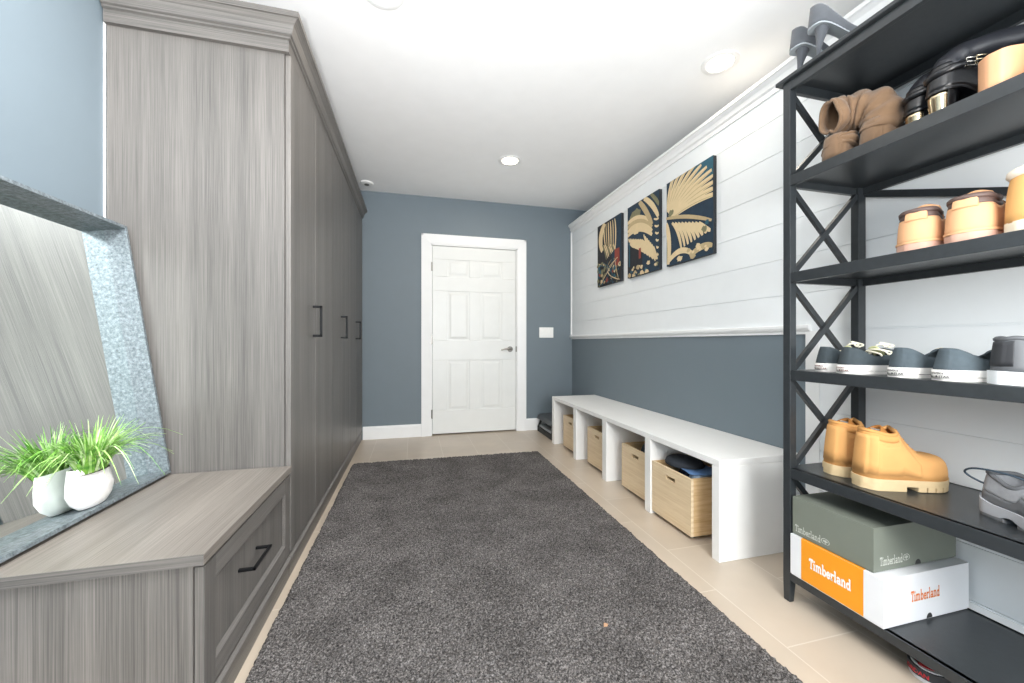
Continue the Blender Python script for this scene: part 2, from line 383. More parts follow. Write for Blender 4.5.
# crown moulding, mitred round the near corner
pr = [(0, 2.205), (.018, 2.205), (.018, 2.252), (.026, 2.256), (.026, 2.264), (.034, 2.268), (.044, 2.30), (.062, 2.318), (.068, 2.320), (.068, 2.342), (0, 2.342)]
c0 = -.522; c1 = YS
w = MB()
w.rings([[(XL+.006, c1 - a, z) for a, z in pr], [(c0 + a, c1 - a, z) for a, z in pr]])
p(w, 'crown_moulding', M['woodx'])
w = MB(); w.rings([[(c0 + a, c1 - a, z) for a, z in pr], [(c0 + a, D-.002, z) for a, z in pr]])
p(w, 'crown_moulding', M['woodh'])

# ------------------------------------------------------------------ low bench cabinet with a drawer
e = empty('bench_cabinet', (-.82, 1.46, 0), 'low grey woodgrain bench cabinet with one deep drawer beside the wardrobe', 'bench'); p = At(e)
p(MB().box(XL+.006, -.525, 1.118, 1.811, 0, .4435), 'carcass', M['woodv'], bevel=.001)
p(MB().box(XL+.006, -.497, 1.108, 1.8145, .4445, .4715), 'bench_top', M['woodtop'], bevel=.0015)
p(MB().box(XL+.006, -.4975, 1.1066, 1.1082, .4448, .4712), 'edge_band', M['woodx'])
w = MB(); y0, y1, z0, z1 = 1.122, 1.808, .106, .434
w.box(-.5235, -.512, y0+.01, y1-.01, z0+.01, z1-.01)
sw = .058
w.box(-.5235, XD, y0, y0+sw, z0, z1); w.box(-.5235, XD, y1-sw, y1, z0, z1)
dwr = p(w, 'drawer_front', M['woodv'], bevel=.0012)
w = MB(); w.box(-.5235, XD, y0+sw, y1-sw, z0, z0+sw); w.box(-.5235, XD, y0+sw, y1-sw, z1-sw, z1); p(w, 'rail', M['woodh'], parent=dwr, bevel=.0012)
# bevelled bead round the drawer panel
bw = .011
a0, a1, b0, b1 = y0+sw, y1-sw, z0+sw, z1-sw
w = MB(); w.rings([[(-.503,a0,b0),(-.503,a1,b0),(-.503,a1,b1),(-.503,a0,b1)], [(-.5105,a0+bw,b0+bw),(-.5105,a1-bw,b0+bw),(-.5105,a1-bw,b1-bw),(-.5105,a0+bw,b1-bw)]], cap0=False, cap1=False)
p(w, 'panel_bead', M['woodh'], parent=dwr)
w = MB(); hz = .30; h0, h1 = 1.338, 1.482
w.box(-.474, -.465, h0, h1, hz-.0045, hz+.0045); w.box(-.5125, -.465, h0, h0+.010, hz-.0045, hz+.0045); w.box(-.5125, -.465, h1-.010, h1, hz-.0045, hz+.0045)
p(w, 'handle', M['blackmetal'], parent=dwr, bevel=.0015)
w = MB(); w.prism([(-.524, 0), (-.506, 0), (-.506, .066), (-.498, .072), (-.497, .084), (-.506, .093), (-.524, .095)], 'y', 1.118, 1.812)
p(w, 'plinth', M['woodh'])

# ------------------------------------------------------------------ leaning mirror
MY0, MY1 = 1.118, 1.800
f0 = Vector((-.917, 0, .4832)); f1 = Vector((-1.059, 0, 1.4345))
vv = (f1 - f0).normalized(); nn = Vector((vv.z, 0, -vv.x)); HM = (f1 - f0).length; DP = .074; TH = .012
def mp(n, y, v): return f0 + nn * (n - DP) + vv * v + Vector((0, y, 0))     # n: 0 at the back, DP at the front lip
def mbox(w, n0, n1, y0, y1, v0, v1, mi=0):
    w.add([mp(n0,y0,v0), mp(n1,y0,v0), mp(n1,y1,v0), mp(n0,y1,v0), mp(n0,y0,v1), mp(n1,y0,v1), mp(n1,y1,v1), mp(n0,y1,v1)],
          [(0,3,2,1),(4,5,6,7),(0,1,5,4),(1,2,6,5),(2,3,7,6),(3,0,4,7)], mi)
e = empty('leaning_mirror', (-1.0, 1.46, .472), 'large mirror in a deep galvanised metal frame leaning on the bench cabinet', 'mirror'); p = At(e)
w = MB(); mbox(w, .001, DP, MY0, MY1, 0, TH); p(w, 'frame_bottom', M['galv'], bevel=.001)
w = MB(); mbox(w, .001, DP, MY0, MY1, HM-TH, HM); p(w, 'frame_top', M['galv'], bevel=.001)
for a, b in ((MY0, MY0+TH), (MY1-TH, MY1)):
    w = MB(); mbox(w, .001, DP, a, b, TH, HM-TH); p(w, 'frame_side', M['galv'], bevel=.001)
w = MB(); mbox(w, .001, .006, MY0+TH, MY1-TH, TH, HM-TH); p(w, 'mirror_glass', M['mirror'])

# ------------------------------------------------------------------ potted grass standing in the mirror frame
pc = mp(.040, 1.472, TH + .002)
e = empty('potted_grass', pc, 'bright green artificial grass in a white ceramic pot standing in the mirror frame', 'plant', rz=0)
SX, SY = .0335, .080
w = MB(); prof = [(.50, 0.0), (.60, .003), (.86, .022), (.985, .046), (1.0, .052), (.985, .058), (.93, .085), (.84, .110), (.80, .120), (.78, .124), (.745, .124), (.73, .116), (.73, .10)]
w.lathe(prof, 40, sx=SX, sy=SY, cap1=False)
pot = w.build('pot', M['pot'], e, smooth=True, angle=30)
pot.rotation_euler = (0, -.12, 0)
w = MB(); w.lathe([(.0001, .108), (.74, .106)], 24, sx=SX, sy=SY, cap0=False, cap1=False); w.build('soil', M['soil'], e)
def leafmat(name, c1, c2):
    m, nt, b, N, L = nodes_of(name)
    tc = N.new('ShaderNodeTexCoord'); n = N.new('ShaderNodeTexNoise'); n.inputs['Scale'].default_value = 60
    L.new(tc.outputs['Object'], n.inputs['Vector']); r = ramp(N, [(.35, srgb(c1)), (.65, srgb(c2))]); L.new(n.outputs['Fac'], r.inputs['Fac'])
    L.new(r.outputs['Color'], b.inputs['Base Color']); b.inputs['Roughness'].default_value = .45
    return m
rnd = random.Random(11)
w = MB()
for i in range(300):
    ang = rnd.uniform(0, 2*PI); r0 = rnd.uniform(0, .9) ** .7
    x0, y0 = SX*.62*r0*math.cos(ang), SY*.66*r0*math.sin(ang)
    a = ang + rnd.uniform(-.5, .5)
    # outward direction; keep the blades in front of the glass
    dx, dy = math.cos(a), math.sin(a)
    if dx < 0: dx *= .22
    L_ = rnd.uniform(.10, .185); droop = rnd.uniform(.1, .75) if r0 > .35 else rnd.uniform(.03, .35)
    if i % 9 == 0: L_ = rnd.uniform(.20, .28); droop = rnd.uniform(.7, 1.05); dy = math.copysign(max(abs(dy), .75), dy)
    wd = rnd.uniform(.0018, .0036); sp = rnd.uniform(.25, .8)
    pts = []
    for k in range(8):
        t = k / 7
        out = L_ * (sp * t * .75 + droop * t * t * .45); up = L_ * (t * 1.06 - droop * 1.05 * t ** 2.4)
        px = x0 + dx * out; px = max(px, -.028 + .10 * max(up, 0) * -1)
        pts.append(Vector((px, y0 + dy * out, .105 + max(up, -.085))))
    perp = Vector((-dy, dx, 0)).normalized()
    vs = []; fsx = []
    for k, q in enumerate(pts):
        wk = wd * (1 - (k/7) ** 1.8) + .0002
        vs += [q - perp * wk + Vector((0,0,.0006)), q + Vector((0,0,-.0004)), q + perp * wk + Vector((0,0,.0006))]
        if k: b = 3*k; fsx += [(b-3,b-2,b+1,b), (b-2,b-1,b+2,b+1)]
    w.add(vs, fsx, rnd.choice((0, 0, 1, 1, 2)))
w.build('foliage', [leafmat('grass_green', '#4C8A2C', '#86B94A'), leafmat('grass_light', '#7FB552', '#B2D284'), leafmat('grass_pale', '#AACA84', '#CFE2B0')], e, smooth='all')

# ------------------------------------------------------------------ white cubby bench
e = empty('cubby_bench', (1.56, 2.54, 0), 'long low white bench with four open cubbies against the right wall', 'bench'); p = At(e)
BX0, BX1, BH = 1.332, 1.794, .460
p(MB().box(BX0, BX1, 1.458, 3.622, BH-.03, BH), 'bench_top', M['benchwhite'], bevel=.002)
divs = [(1.458, 1.503), (1.980, 2.036), (2.510, 2.572), (3.040, 3.098), (3.562, 3.622)]
for a, b in divs:
    w = MB(); w.box(BX0, BX1, a, b, 0, BH-.0305); p(w, 'upright_panel', M['benchwhite'], bevel=.002)
p(MB().box(BX1-.014, BX1, 1.5035, 3.5615, .30, BH-.031), 'back_rail', M['benchwhite'])

# ------------------------------------------------------------------ pine crates on castors
def make_crate(x0, y0, label):
    W_, Dp, Z0, Z1 = .325, .36, .022, .308; T = .014
    r = empty('wooden_crate', (x0 + Dp/2, y0 + W_/2, 0), label, 'crate', 'pine crates in the cubby bench'); q = At(r)
    # front with a slot cut out
    w = MB(); s0, s1, u0, u1 = y0+W_/2-.038, y0+W_/2+.038, Z1-.062, Z1-.04
    w.box(x0, x0+T, y0, s0, Z0, Z1); w.box(x0, x0+T, s1, y0+W_, Z0, Z1); w.box(x0, x0+T, s0, s1, Z0, u0); w.box(x0, x0+T, s0, s1, u1, Z1)
    q(w, 'front_panel', M['pine'])
    w = MB(); w.box(x0+Dp-T, x0+Dp, y0, y0+W_, Z0, Z1); q(w, 'back_panel', M['pine'])
    for ya in (y0, y0+W_-T):
        w = MB(); w.box(x0+T, x0+Dp-T, ya, ya+T, Z0, Z1)
        n = 22; hh = (Z1-Z0) / n                                   # finger joints showing on the corner
        sgn = -.0004 if ya == y0 else .0004
        for k in range(0, n, 2):
            yy = (ya-.0005, ya+.002) if ya == y0 else (ya+T-.002, ya+T+.0005)
            w.box(x0-.0003, x0+T, yy[0], yy[1], Z0+k*hh, Z0+(k+1)*hh, 1)
        q(w, 'side_panel', [M['pinex'], M['pineend']])
    w = MB(); w.box(x0+T, x0+Dp-T, y0+T, y0+W_-T, Z0, Z0+.01); q(w, 'base_panel', M['pine'])
    for cx in (x0+.04, x0+Dp-.04):
        for cy in (y0+.035, y0+W_-.035):
            w = MB(); w.tube([(cx, cy-.008, .0105), (cx, cy+.008, .0105)], .0103, 14); w.box(cx-.008, cx+.008, cy-.01, cy+.01, .016, Z0)
            q(w, 'castor', M['black_rubber'], smooth=True)
    return r
make_crate(1.340, 1.650, 'pine crate holding the navy cap, in the cubby nearest the shoe shelf')
make_crate(1.378, 2.052, 'pine crate with a slate blue cloth, second cubby from the shoe shelf')
make_crate(1.378, 2.588, 'pine crate with a dark green cloth, third cubby from the shoe shelf')
make_crate(1.378, 3.112, 'pine crate in the cubby nearest the white door')
def cloth_lump(name, label, cat, c, rx, ry, h, m, seed, grp=None, rz=0):
    """a soft folded bundle: squashed dome with folds, flat underneath"""
    R = random.Random(seed); ph = [R.uniform(0, 6.28) for _ in range(6)]
    w = MB(); rg = []
    for i in range(13):
        t = i / 12; a = t * PI / 2
        ring = []
        for k in range(44):
            th = 2*PI*k/44
            fold = 1 + .05*math.sin(3*th+ph[0]+2*t) + .03*math.sin(7*th+ph[1]-3*t) + .015*math.sin(13*th+ph[2])
            q = max(abs(math.cos(th)), abs(math.sin(th))) ** -.55
            rr = math.cos(a) ** .38 * fold * q
            z = h * math.sin(a) ** .85 * (1 + .10*math.sin(2*th+ph[3])*math.cos(a) + .05*math.sin(5*th+ph[4]))
            ring.append((rx*rr*math.cos(th), ry*rr*math.sin(th), z))
        rg.append(ring)
    w.rings(rg)
    o = w.build(name, m, None, smooth='all'); o.location = c; o.rotation_euler.z = rz
    return tag(o, label, cat, grp)
denim = mat('navy_denim', '#2E3C58', .85, noise=.35, nscale=50, bump=.3, bscale=400)
navy = mat('navy_twill', '#2B3038', .8, noise=.25, nscale=60, bump=.3, bscale=500)
sky = mat('washed_blue_cotton', '#5C7FAE', .85, noise=.3, nscale=40)
plaid = mat('pale_check_cotton', '#9DB1C8', .85, noise=.5, nscale=70)
green = mat('dark_green_knit', '#27352F', .9, noise=.3, nscale=60)
slatecl = mat('slate_blue_knit', '#39454F', .9, noise=.3, nscale=60)
cloth_lump('folded_clothes', 'folded dark denim clothes filling the crate under the navy cap', 'clothes', (1.525, 1.807, .034), .118, .110, .262, denim, 1)
cloth_lump('folded_shirt', 'pale blue checked shirt lying on the clothes beside the navy cap', 'clothes', (1.445, 1.712, .286), .048, .042, .028, plaid, 9)
cloth_lump('folded_cloth', 'slate blue cloth in the second crate from the shoe shelf', 'clothes', (1.57, 2.20, .034), .13, .12, .345, slatecl, 2)
cloth_lump('folded_cloth', 'dark green cloth in the third crate from the shoe shelf', 'clothes', (1.57, 2.74, .034), .13, .12, .355, green, 5)
# navy cap lying on the pile: crown, brim, top button
e = empty('cap', (1.450, 1.838, .319), 'navy cap with blue brim lying on clothes in the nearest pine crate', 'cap', rz=math.radians(-78)); e.scale = (1.12, 1.12, .85)
w = MB(); w.lathe([(.092, 0), (.093, .012), (.086, .030), (.068, .044), (.040, .052), (.012, .055), (.0001, .0555)], 36, sx=1.02, sy=.86, cap1=False); w.build('crown', navy, e, smooth='all', solid=.002)
rg = []
for k in range(19):
    a = -1.15 + 2.3*k/18; ca, sa = math.cos(a), math.sin(a)
    inn = (.088*ca, .078*sa, .004); out = (.165*ca**.6 if ca > 0 else 0, .090*sa, .004 - .016*sa*sa)
    mid = tuple((i+o)/2 for i, o in zip(inn, out)); rg.append([inn, (mid[0], mid[1], mid[2]+.003), out])
w = MB(); w.rings(rg, closed=False); w.build('brim', sky, e, smooth='all', solid=.004)
w = MB(); w.lathe([(.006, .054), (.006, .058), (.003, .0605)], 12); w.build('top_button', navy, e, smooth='all')
w = MB(); w.tube([(.086*math.cos(a)*1.02, .086*math.sin(a)*.86, .006) for a in [2*PI*k/40 for k in range(40)]], .004, 8, closed=True); w.build('sweatband', sky, e, smooth='all')

# ------------------------------------------------------------------ dark low shoe stand behind the bench
e = empty('low_shoe_stand', (1.55, 3.92, 0), 'low black stand with a grey padded top in the corner behind the white bench', 'stand'); p = At(e)
w = MB(); w.box(1.355, 1.372, 3.70, 4.16, 0, .045); w.box(1.355, 1.765, 3.70, 4.16, .035, .05); w.box(1.745, 1.765, 3.70, 4.16, 0, .14); p(w, 'base', M['black_rubber'], bevel=.003)
w = MB(); w.rings([[(1.345, 3.69, .14), (1.345, 4.165, .14), (1.37, 4.165, .19), (1.37, 3.69, .19)], [(1.77, 3.69, .155), (1.77, 4.165, .155), (1.77, 4.165, .21), (1.77, 3.69, .21)]])
p(w, 'padded_top', mat('grey_vinyl', '#4A4E52', .5), bevel=.012, seg=3, smooth=True)
for y_ in (3.72, 4.14):
    w = MB(); w.bar((1.36, y_, .045), (1.40, y_, .145), .02, .02, up=(0,1,0)); p(w, 'side_strut', M['black_rubber'])
w = MB(); w.box(1.37, 1.745, 3.71, 4.15, .051, .075); p(w, 'lower_shelf', mat('pale_grey_vinyl', '#9CA0A3', .5), bevel=.006)

# ------------------------------------------------------------------ three canvases (plain leaf pattern in the same colours)
cream = mat('print_cream', '#D9C49C', .8, noise=.08, nscale=30); sand = mat('print_sand', '#B9A57F', .8, noise=.15, nscale=50)
ink = mat('print_navy', '#1E3446', .8, noise=.3, nscale=30); teal = mat('print_teal', '#2C5A6C', .8, noise=.25, nscale=40)
dark = mat('print_charcoal', '#26282D', .8, noise=.3, nscale=40); red = mat('print_red', '#8C4238', .8, noise=.2); olive = mat('print_olive', '#7C7A5E', .8, noise=.3, nscale=50)
PM = [ink, cream, sand, teal, dark, red, olive]
XP = XS - .026
def ribbon(w, pts, wf, y0, zb, mi, depth, W_, H_):
    """tapered stroke in canvas coordinates, u from the left edge in the photo, v upwards; clipped to the canvas"""
    n = len(pts); vs = []
    for i, (u, v) in enumerate(pts):
        a = pts[max(i-1, 0)]; b = pts[min(i+1, n-1)]
        dx, dy = b[0]-a[0], b[1]-a[1]; l = math.hypot(dx, dy) or 1
        k = wf(i / (n-1))
        for s in (-1, 1):
            uu = min(max(u - s*dy/l*k, 0), W_); ww = min(max(v + s*dx/l*k, 0), H_)
            vs.append((XP - .0004 - depth*.00012, y0 - uu, zb + ww))
    fs = [(2*i, 2*i+1, 2*i+3, 2*i+2) for i in range(n-1)]
    w.add(vs, fs, mi)
def bez(a, b, c, n=12): return [((1-t)**2*a[0]+2*t*(1-t)*b[0]+t*t*c[0], (1-t)**2*a[1]+2*t*(1-t)*b[1]+t*t*c[1]) for t in [i/n for i in range(n+1)]]
def canvas(ya, yb, label, paint):
    z0, z1 = 1.533, 2.127
    e = empty('canvas_picture', (XS-.012, (ya+yb)/2, z0), label, 'wall art', 'canvas prints on the shiplap'); p = At(e)
    p(MB().box(XP, XS-.0005, yb, ya, z0, z1), 'canvas', M['canvas_edge'], bevel=.002)
    W_, H_ = ya-yb, z1-z0; w = MB()
    def quad(u0, u1, v0, v1, mi, d): w.add([(XP-.0004-d*.00012, ya-u0, z0+v0), (XP-.0004-d*.00012, ya-u1, z0+v0), (XP-.0004-d*.00012, ya-u1, z0+v1), (XP-.0004-d*.00012, ya-u0, z0+v1)], [(0,1,2,3)], mi)
    cnt = [2]
    def rib(pts, k, mi, taper=.5):
        cnt[0] += 1
        ribbon(w, pts, lambda t: k * (math.sin(PI*min(max(.08+.86*t, 0), 1)) ** taper), ya, z0, mi, cnt[0], W_, H_)
    def blob(u, v, r, mi, q=1.):
        cnt[0] += 1; n = 14; R = random.Random(int(u*997+v*991+mi)); vs = []
        for k in range(n):
            a = 2*PI*k/n; rr = r*(1+R.uniform(-.25, .25))
            vs.append((XP-.0004-cnt[0]*.00012, ya-min(max(u+rr*math.cos(a), 0), W_), z0+min(max(v+rr*q*math.sin(a), 0), H_)))
        w.add(vs, [tuple(range(n))], mi)
    paint(W_, H_, quad, rib, blob)
    p(w, 'print', PM)
def paintA(W_, H_, quad, rib, blob):
    R = random.Random(4); quad(0, W_, 0, H_, 4, 0); quad(W_*.62, W_, H_*.2, H_, 0, 1)
    rib(bez((W_*.34, H_*.99), (W_*.02, H_*.82), (W_*.22, H_*.56)), .040, 1, .4)
    for i in range(6): rib(bez((W_*(.30+.09*i), H_*.97), (W_*(.28+.11*i), H_*.8), (W_*(.36+.08*i), H_*(.62-.03*i))), .010, 2 if i % 3 == 1 else 1, .35)
    for i in range(8): rib(bez((W_*(.22+.07*i), H_*(.66-.01*i)), (W_*(.34+.06*i), H_*(.56-.01*i)), (W_*(.40+.055*i), H_*(.40+.015*i))), .009, 1 if i % 3 else 6)
    quad(W_*.76, W_*.95, H_*.22, H_*.50, 5, 30)
    for i in range(70): blob(R.uniform(0, W_), R.uniform(0, H_*.38) ** 1.0, R.uniform(.007, .024), R.choice((1, 2, 3, 4, 6, 6, 5, 0, 3)))
    for i in range(8): rib(bez((R.uniform(0, W_), H_*.02), (R.uniform(0, W_), H_*.2), (R.uniform(0, W_), H_*.36)), .004, R.choice((1, 2, 3)))
def paintB(W_, H_, quad, rib, blob):
    R = random.Random(8); quad(0, W_, 0, H_, 0, 0); quad(0, W_*.5, H_*.08, H_*.42, 4, 1)
    blob(W_*.28, H_*.84, .075, 6, .6); blob(W_*.30, H_*.66, .10, 1, .45)
    for i in range(4): rib(bez((0, H_*(.78-.06*i)), (W_*.4, H_*(.86-.05*i)), (W_*.80, H_*(.62-.05*i))), .020, 1 if i != 1 else 2, .3)
    rib(bez((W_*.40, H_*.99), (W_*.62, H_*.84), (W_*.80, H_*.60)), .024, 2, .3); rib(bez((W_*.55, H_), (W_*.82, H_*.88), (W_*.98, H_*.66)), .022, 1, .3)
    rib(bez((W_*.76, H_), (W_*.92, H_*.9), (W_, H_*.8)), .016, 6, .3)
    for i in range(9): rib(bez((W_*(.04+.055*i), H_*(.56-.012*i)), (W_*(.12+.075*i), H_*(.42-.01*i)), (W_*(.30+.075*i), H_*(.40-.035*i))), .0115, 1, .4)
    for i in range(7): rib(bez((W_*(.55+.05*i), H_*(.52-.035*i)), (W_*(.66+.04*i), H_*(.34-.02*i)), (W_*(.84+.02*i), H_*(.16-.005*i))), .0105, 1, .4)
    for i in range(6): rib(bez((W_*(.86+.02*i), H_*(.66-.09*i)), (W_*.95, H_*(.62-.09*i)), (W_, H_*(.64-.09*i))), .008, 1, .4)
    quad(W_*.40, W_*.47, H_*.22, H_*.36, 5, 40); quad(W_*.06, W_*.10, H_*.15, H_*.5, 3, 41)
    for i in range(22): blob(R.uniform(0, W_), R.uniform(0, H_*.13), R.uniform(.010, .026), R.choice((1, 2, 3, 6, 1)), .7)
def paintC(W_, H_, quad, rib, blob):
    R = random.Random(3); quad(0, W_, 0, H_, 0, 0); quad(W_*.60, W_, H_*.80, H_, 3, 1)
    for i in range(11):                                   # fan of separate fronds in the upper half
        t = i / 10; th = math.radians(78 - 76*t); r_ = .30 + .07*math.sin(PI*t)
        a = (W_*(.03+.10*t), H_*(.66-.10*t)); b = (a[0] + math.cos(th)*W_*1.05, a[1] + math.sin(th)*H_*.48)
        m_ = ((a[0]+b[0])/2 - math.sin(th)*.05, (a[1]+b[1])/2 + math.cos(th)*.05)
        rib(bez(a, m_, b), .0165, 1, .35); rib(bez((a[0]+.004, a[1]-.004), (m_[0]+.004, m_[1]-.006), (b[0]-.006, b[1]-.008)), .0028, 2, .4)
    for i in range(9):                                    # hanging fronds of the lower half
        rib(bez((W_*(.14+.075*i), H_*(.50-.016*i)), (W_*(.30+.08*i), H_*(.40-.02*i)), (W_*(.36+.075*i), H_*(.16+.010*i))), .0130, 1, .35)
    rib(bez((0, H_*.58), (W_*.5, H_*.52), (W_*.98, H_*.34)), .013, 2, .3); rib(bez((0, H_*.52), (W_*.12, H_*.3), (W_*.05, H_*.02)), .022, 1, .3)
    rib(bez((W_*.05, H_*.05), (W_*.35, H_*.22), (W_*.62, H_*.05)), .020, 1, .3); rib(bez((W_*.55, H_*.04), (W_*.8, H_*.14), (W_, H_*.08)), .020, 2, .3)
    blob(W_*.12, H_*.62, .028, 6, .8); blob(W_*.84, H_*.28, .020, 6); blob(W_*.9, H_*.34, .016, 3); blob(W_*.33, H_*.05, .03, 1, .6)
    for i in range(10): blob(R.uniform(W_*.5, W_), R.uniform(0, H_*.14), R.uniform(.010, .02), R.choice((1, 2, 1)), .7)
canvas(3.495, 3.049, 'darkest canvas print with red and mottled patches, nearest the white door', paintA)
canvas(2.943, 2.508, 'middle canvas print of cream strokes over navy with a red bar', paintB)
canvas(2.421, 1.976, 'canvas print of fanned cream fronds on navy, nearest the shoe shelf', paintC)

# ------------------------------------------------------------------ black shelving unit
e = empty('shoe_shelf_unit', (1.58, .70, 0), 'tall black open shelving unit with crossed end braces against the shiplap', 'shelving unit'); p = At(e)
SX0, SX1, SY0, SY1 = 1.390, 1.778, .200, 1.198
for fx in (0, 1):
    for fy in (0, 1):
        x0, x1 = (SX0, SX0+.030) if fx == 0 else (SX1-.040, SX1)
        y0, y1 = (SY0, SY0+.029) if fy == 0 else (SY1-.029, SY1)
        xa, xb = (x0+.001, x1-.009) if fx == 0 else (x0+.009, x1-.001)
        w = MB(); w.rings([[(xa,y0+.002,0),(xb,y0+.002,0),(xb,y1-.002,0),(xa,y1-.002,0)], [(x0,y0,.085),(x1,y0,.085),(x1,y1,.085),(x0,y1,.085)], [(x0,y0,1.987),(x1,y0,1.987),(x1,y1,1.987),(x0,y1,1.987)]])
        p(w, 'leg', M['shelf'], bevel=.0015)
SZ = [('bottom', .115), ('e', .513), ('d', .885), ('c', 1.257), ('b', 1.626)]
for nme, z in SZ:
    w = MB(); ap = .038 if z > .2 else .030
    w.box(SX0+.004, SX1-.001, SY0+.02, SY1-.018, z-.012, z)
    w.box(SX0+.001, SX0+.019, SY0+.0285, SY1-.0285, z-ap, z); w.box(SX1-.017, SX1-.0005, SY0+.0285, SY1-.0285, z-ap, z)
    w.box(SX0+.02, SX1-.03, SY1-.020, SY1-.004, z-ap, z); w.box(SX0+.02, SX1-.03, SY0+.004, SY0+.020, z-ap, z)
    p(w, 'shelf', M['shelf'], bevel=.0012)
w = MB(); w.box(SX0-.014, SX1+.004, SY0-.022, SY1+.022, 1.988, 2.003)
p(w, 'top_board', M['shelf'], bevel=.003)
w = MB(); z = 1.9875; ap = .034
w.box(SX0+.001, SX0+.019, SY0+.0285, SY1-.0285, z-ap, z); w.box(SX1-.017, SX1-.0005, SY0+.0285, SY1-.0285, z-ap, z)
w.box(SX0+.02, SX1-.03, SY1-.020, SY1-.004, z-ap, z); w.box(SX0+.02, SX1-.03, SY0+.004, SY0+.020, z-ap, z)
p(w, 'top_apron', M['shelf'], bevel=.0012)
lv = [.115, .513, .885, 1.257, 1.626, 1.988]
for yy in (SY1-.0145, SY0+.0145):
    for a, b in zip(lv[:-1], lv[1:]):
        b -= .038
        w = MB(); w.bar((SX0+.028, yy-.004, a+.004), (SX1-.038, yy-.004, b-.004), .014, .020, up=(0,0,1)); p(w, 'cross_brace', M['shelf'])
        w = MB(); w.bar((SX0+.028, yy+.004, b-.004), (SX1-.038, yy+.004, a+.004), .014, .020, up=(0,0,1)); p(w, 'cross_brace', M['shelf'])
w = MB(); w.bar((SX1-.006, SY1-.03, 1.592), (SX1-.006, SY0+.03, 1.262), .008, .026); p(w, 'back_brace', M['shelf'])

# ------------------------------------------------------------------ shoes
def cr(pts, s):
    """smooth interpolation through (s, value) points"""
    if s <= pts[0][0]: return pts[0][1]
    if s >= pts[-1][0]: return pts[-1][1]
    for i in range(len(pts)-1):
        if pts[i][0] <= s <= pts[i+1][0]: break
    x0, y0 = pts[max(i-1, 0)]; x1, y1 = pts[i]; x2, y2 = pts[i+1]; x3, y3 = pts[min(i+2, len(pts)-1)]
    h = x2-x1; t = (s-x1)/h
    m1 = (y2-y0)/(x2-x0) if x2 != x0 else 0; m2 = (y3-y1)/(x3-x1) if x3 != x1 else 0
    return (2*t**3-3*t*t+1)*y1 + (t**3-2*t*t+t)*h*m1 + (-2*t**3+3*t*t)*y2 + (t**3-t*t)*h*m2
class Last:
    """shape of one shoe: x runs from heel to toe"""
    def __init__(s, L, W, H, collar, so, zb=lambda t: .02, p=2.6, toe=.22, waist=.80, heel=.72, bend=.06, side=1, lean=.10):
        s.lean = lean
        s.L, s.W, s.H, s.collar, s.so, s.p, s.toe, s.bend, s.side = L, W, H, collar, so, p, toe, bend, side
        s.zb = zb
        s.plan = [(0, heel*.95), (.12, heel), (.40, waist), (.68, 1.0), (.86, .93), (1, .80)]
    def w(s, t):
        v = cr(s.plan, t) * s.W / 2
        if t < .13: v *= math.sqrt(max(0, 1 - ((.13-t)/.13)**2))
        if t > 1-s.toe: v *= math.sqrt(max(0, 1 - ((t-1+s.toe)/s.toe)**2.2))
        return v
    def cy(s, t): return s.side * s.bend * s.W * math.sin(PI*t)
    def hh(s, t):
        v = cr(s.H, t)
        if t > .9: v *= max(.0, 1 - ((t-.9)/.1)**2.4 * .62)
        return v
    def tc(s, t):
        if t >= s.so: return PI/2
        q = min(1, cr(s.collar, t) / s.hh(t))
        return math.asin(q ** (s.p/2))
    def pt(s, t, side, f, off=0.):
        a = s.tc(t) * f; w, h = s.w(t) + off, s.hh(t) + off
        w = max(0., w - off) if t < .004 or t > .996 else w
        hz_ = s.hh(t) * max(0, math.sin(a)) ** (2/s.p)
        return (t*s.L + s.lean * hz_ * max(0., 1 - t/.25) - (off if t < .02 else 0) + (off if t > .98 else 0), s.cy(t) + side * w * max(0, math.cos(a)) ** (2/s.p), s.zb(t) + h * max(0, math.sin(a)) ** (2/s.p))
def stations(n, a=0., b=1.): return [a + (b-a)*(.5-.5*math.cos(PI*i/n)) for i in range(n+1)]
def upper(l, e, zones, mats, n=44, m=10, th=.0035, names=None):
    """zones(t, f, side) -> index into mats; every zone is a part of its own"""
    st = stations(n, 0., 1.); st.append(l.so); st = sorted(st)
    parts = {}
    for side in (1, -1):
        g = [[l.pt(t, side, j/m) for j in range(m+1)] for t in st]
        for i in range(len(st)-1):
            for j in range(m):
                k = zones((st[i]+st[i+1])/2, (j+.5)/m, side)
                if k is None: continue
                parts.setdefault(k, MB()).add([g[i][j], g[i+1][j], g[i+1][j+1], g[i][j+1]], [(0,1,2,3)])
    out = {}
    for k, mb in parts.items():
        out[k] = mb.build((names or {}).get(k, 'upper'), mats[k], e, smooth='all', solid=th, weld=True)
    return out
def band(l, e, name, m, t0, t1, lo, hi, off=.0012, n=30, mitems=6, th=.002, sides=(1,-1), fn=None):
    """an overlay piece lying on the upper between fractions lo..hi of its height"""
    w = MB(); st = [t0 + (t1-t0)*i/n for i in range(n+1)]
    for side in sides:
        g = []
        for t in st:
            a, b = (lo, hi) if fn is None else fn(t)
            g.append([l.pt(t, side, a + (b-a)*j/mitems, off) for j in range(mitems+1)])
        w.rings(g, closed=False)
    return w.build(name, m, e, smooth='all', solid=th, weld=True)
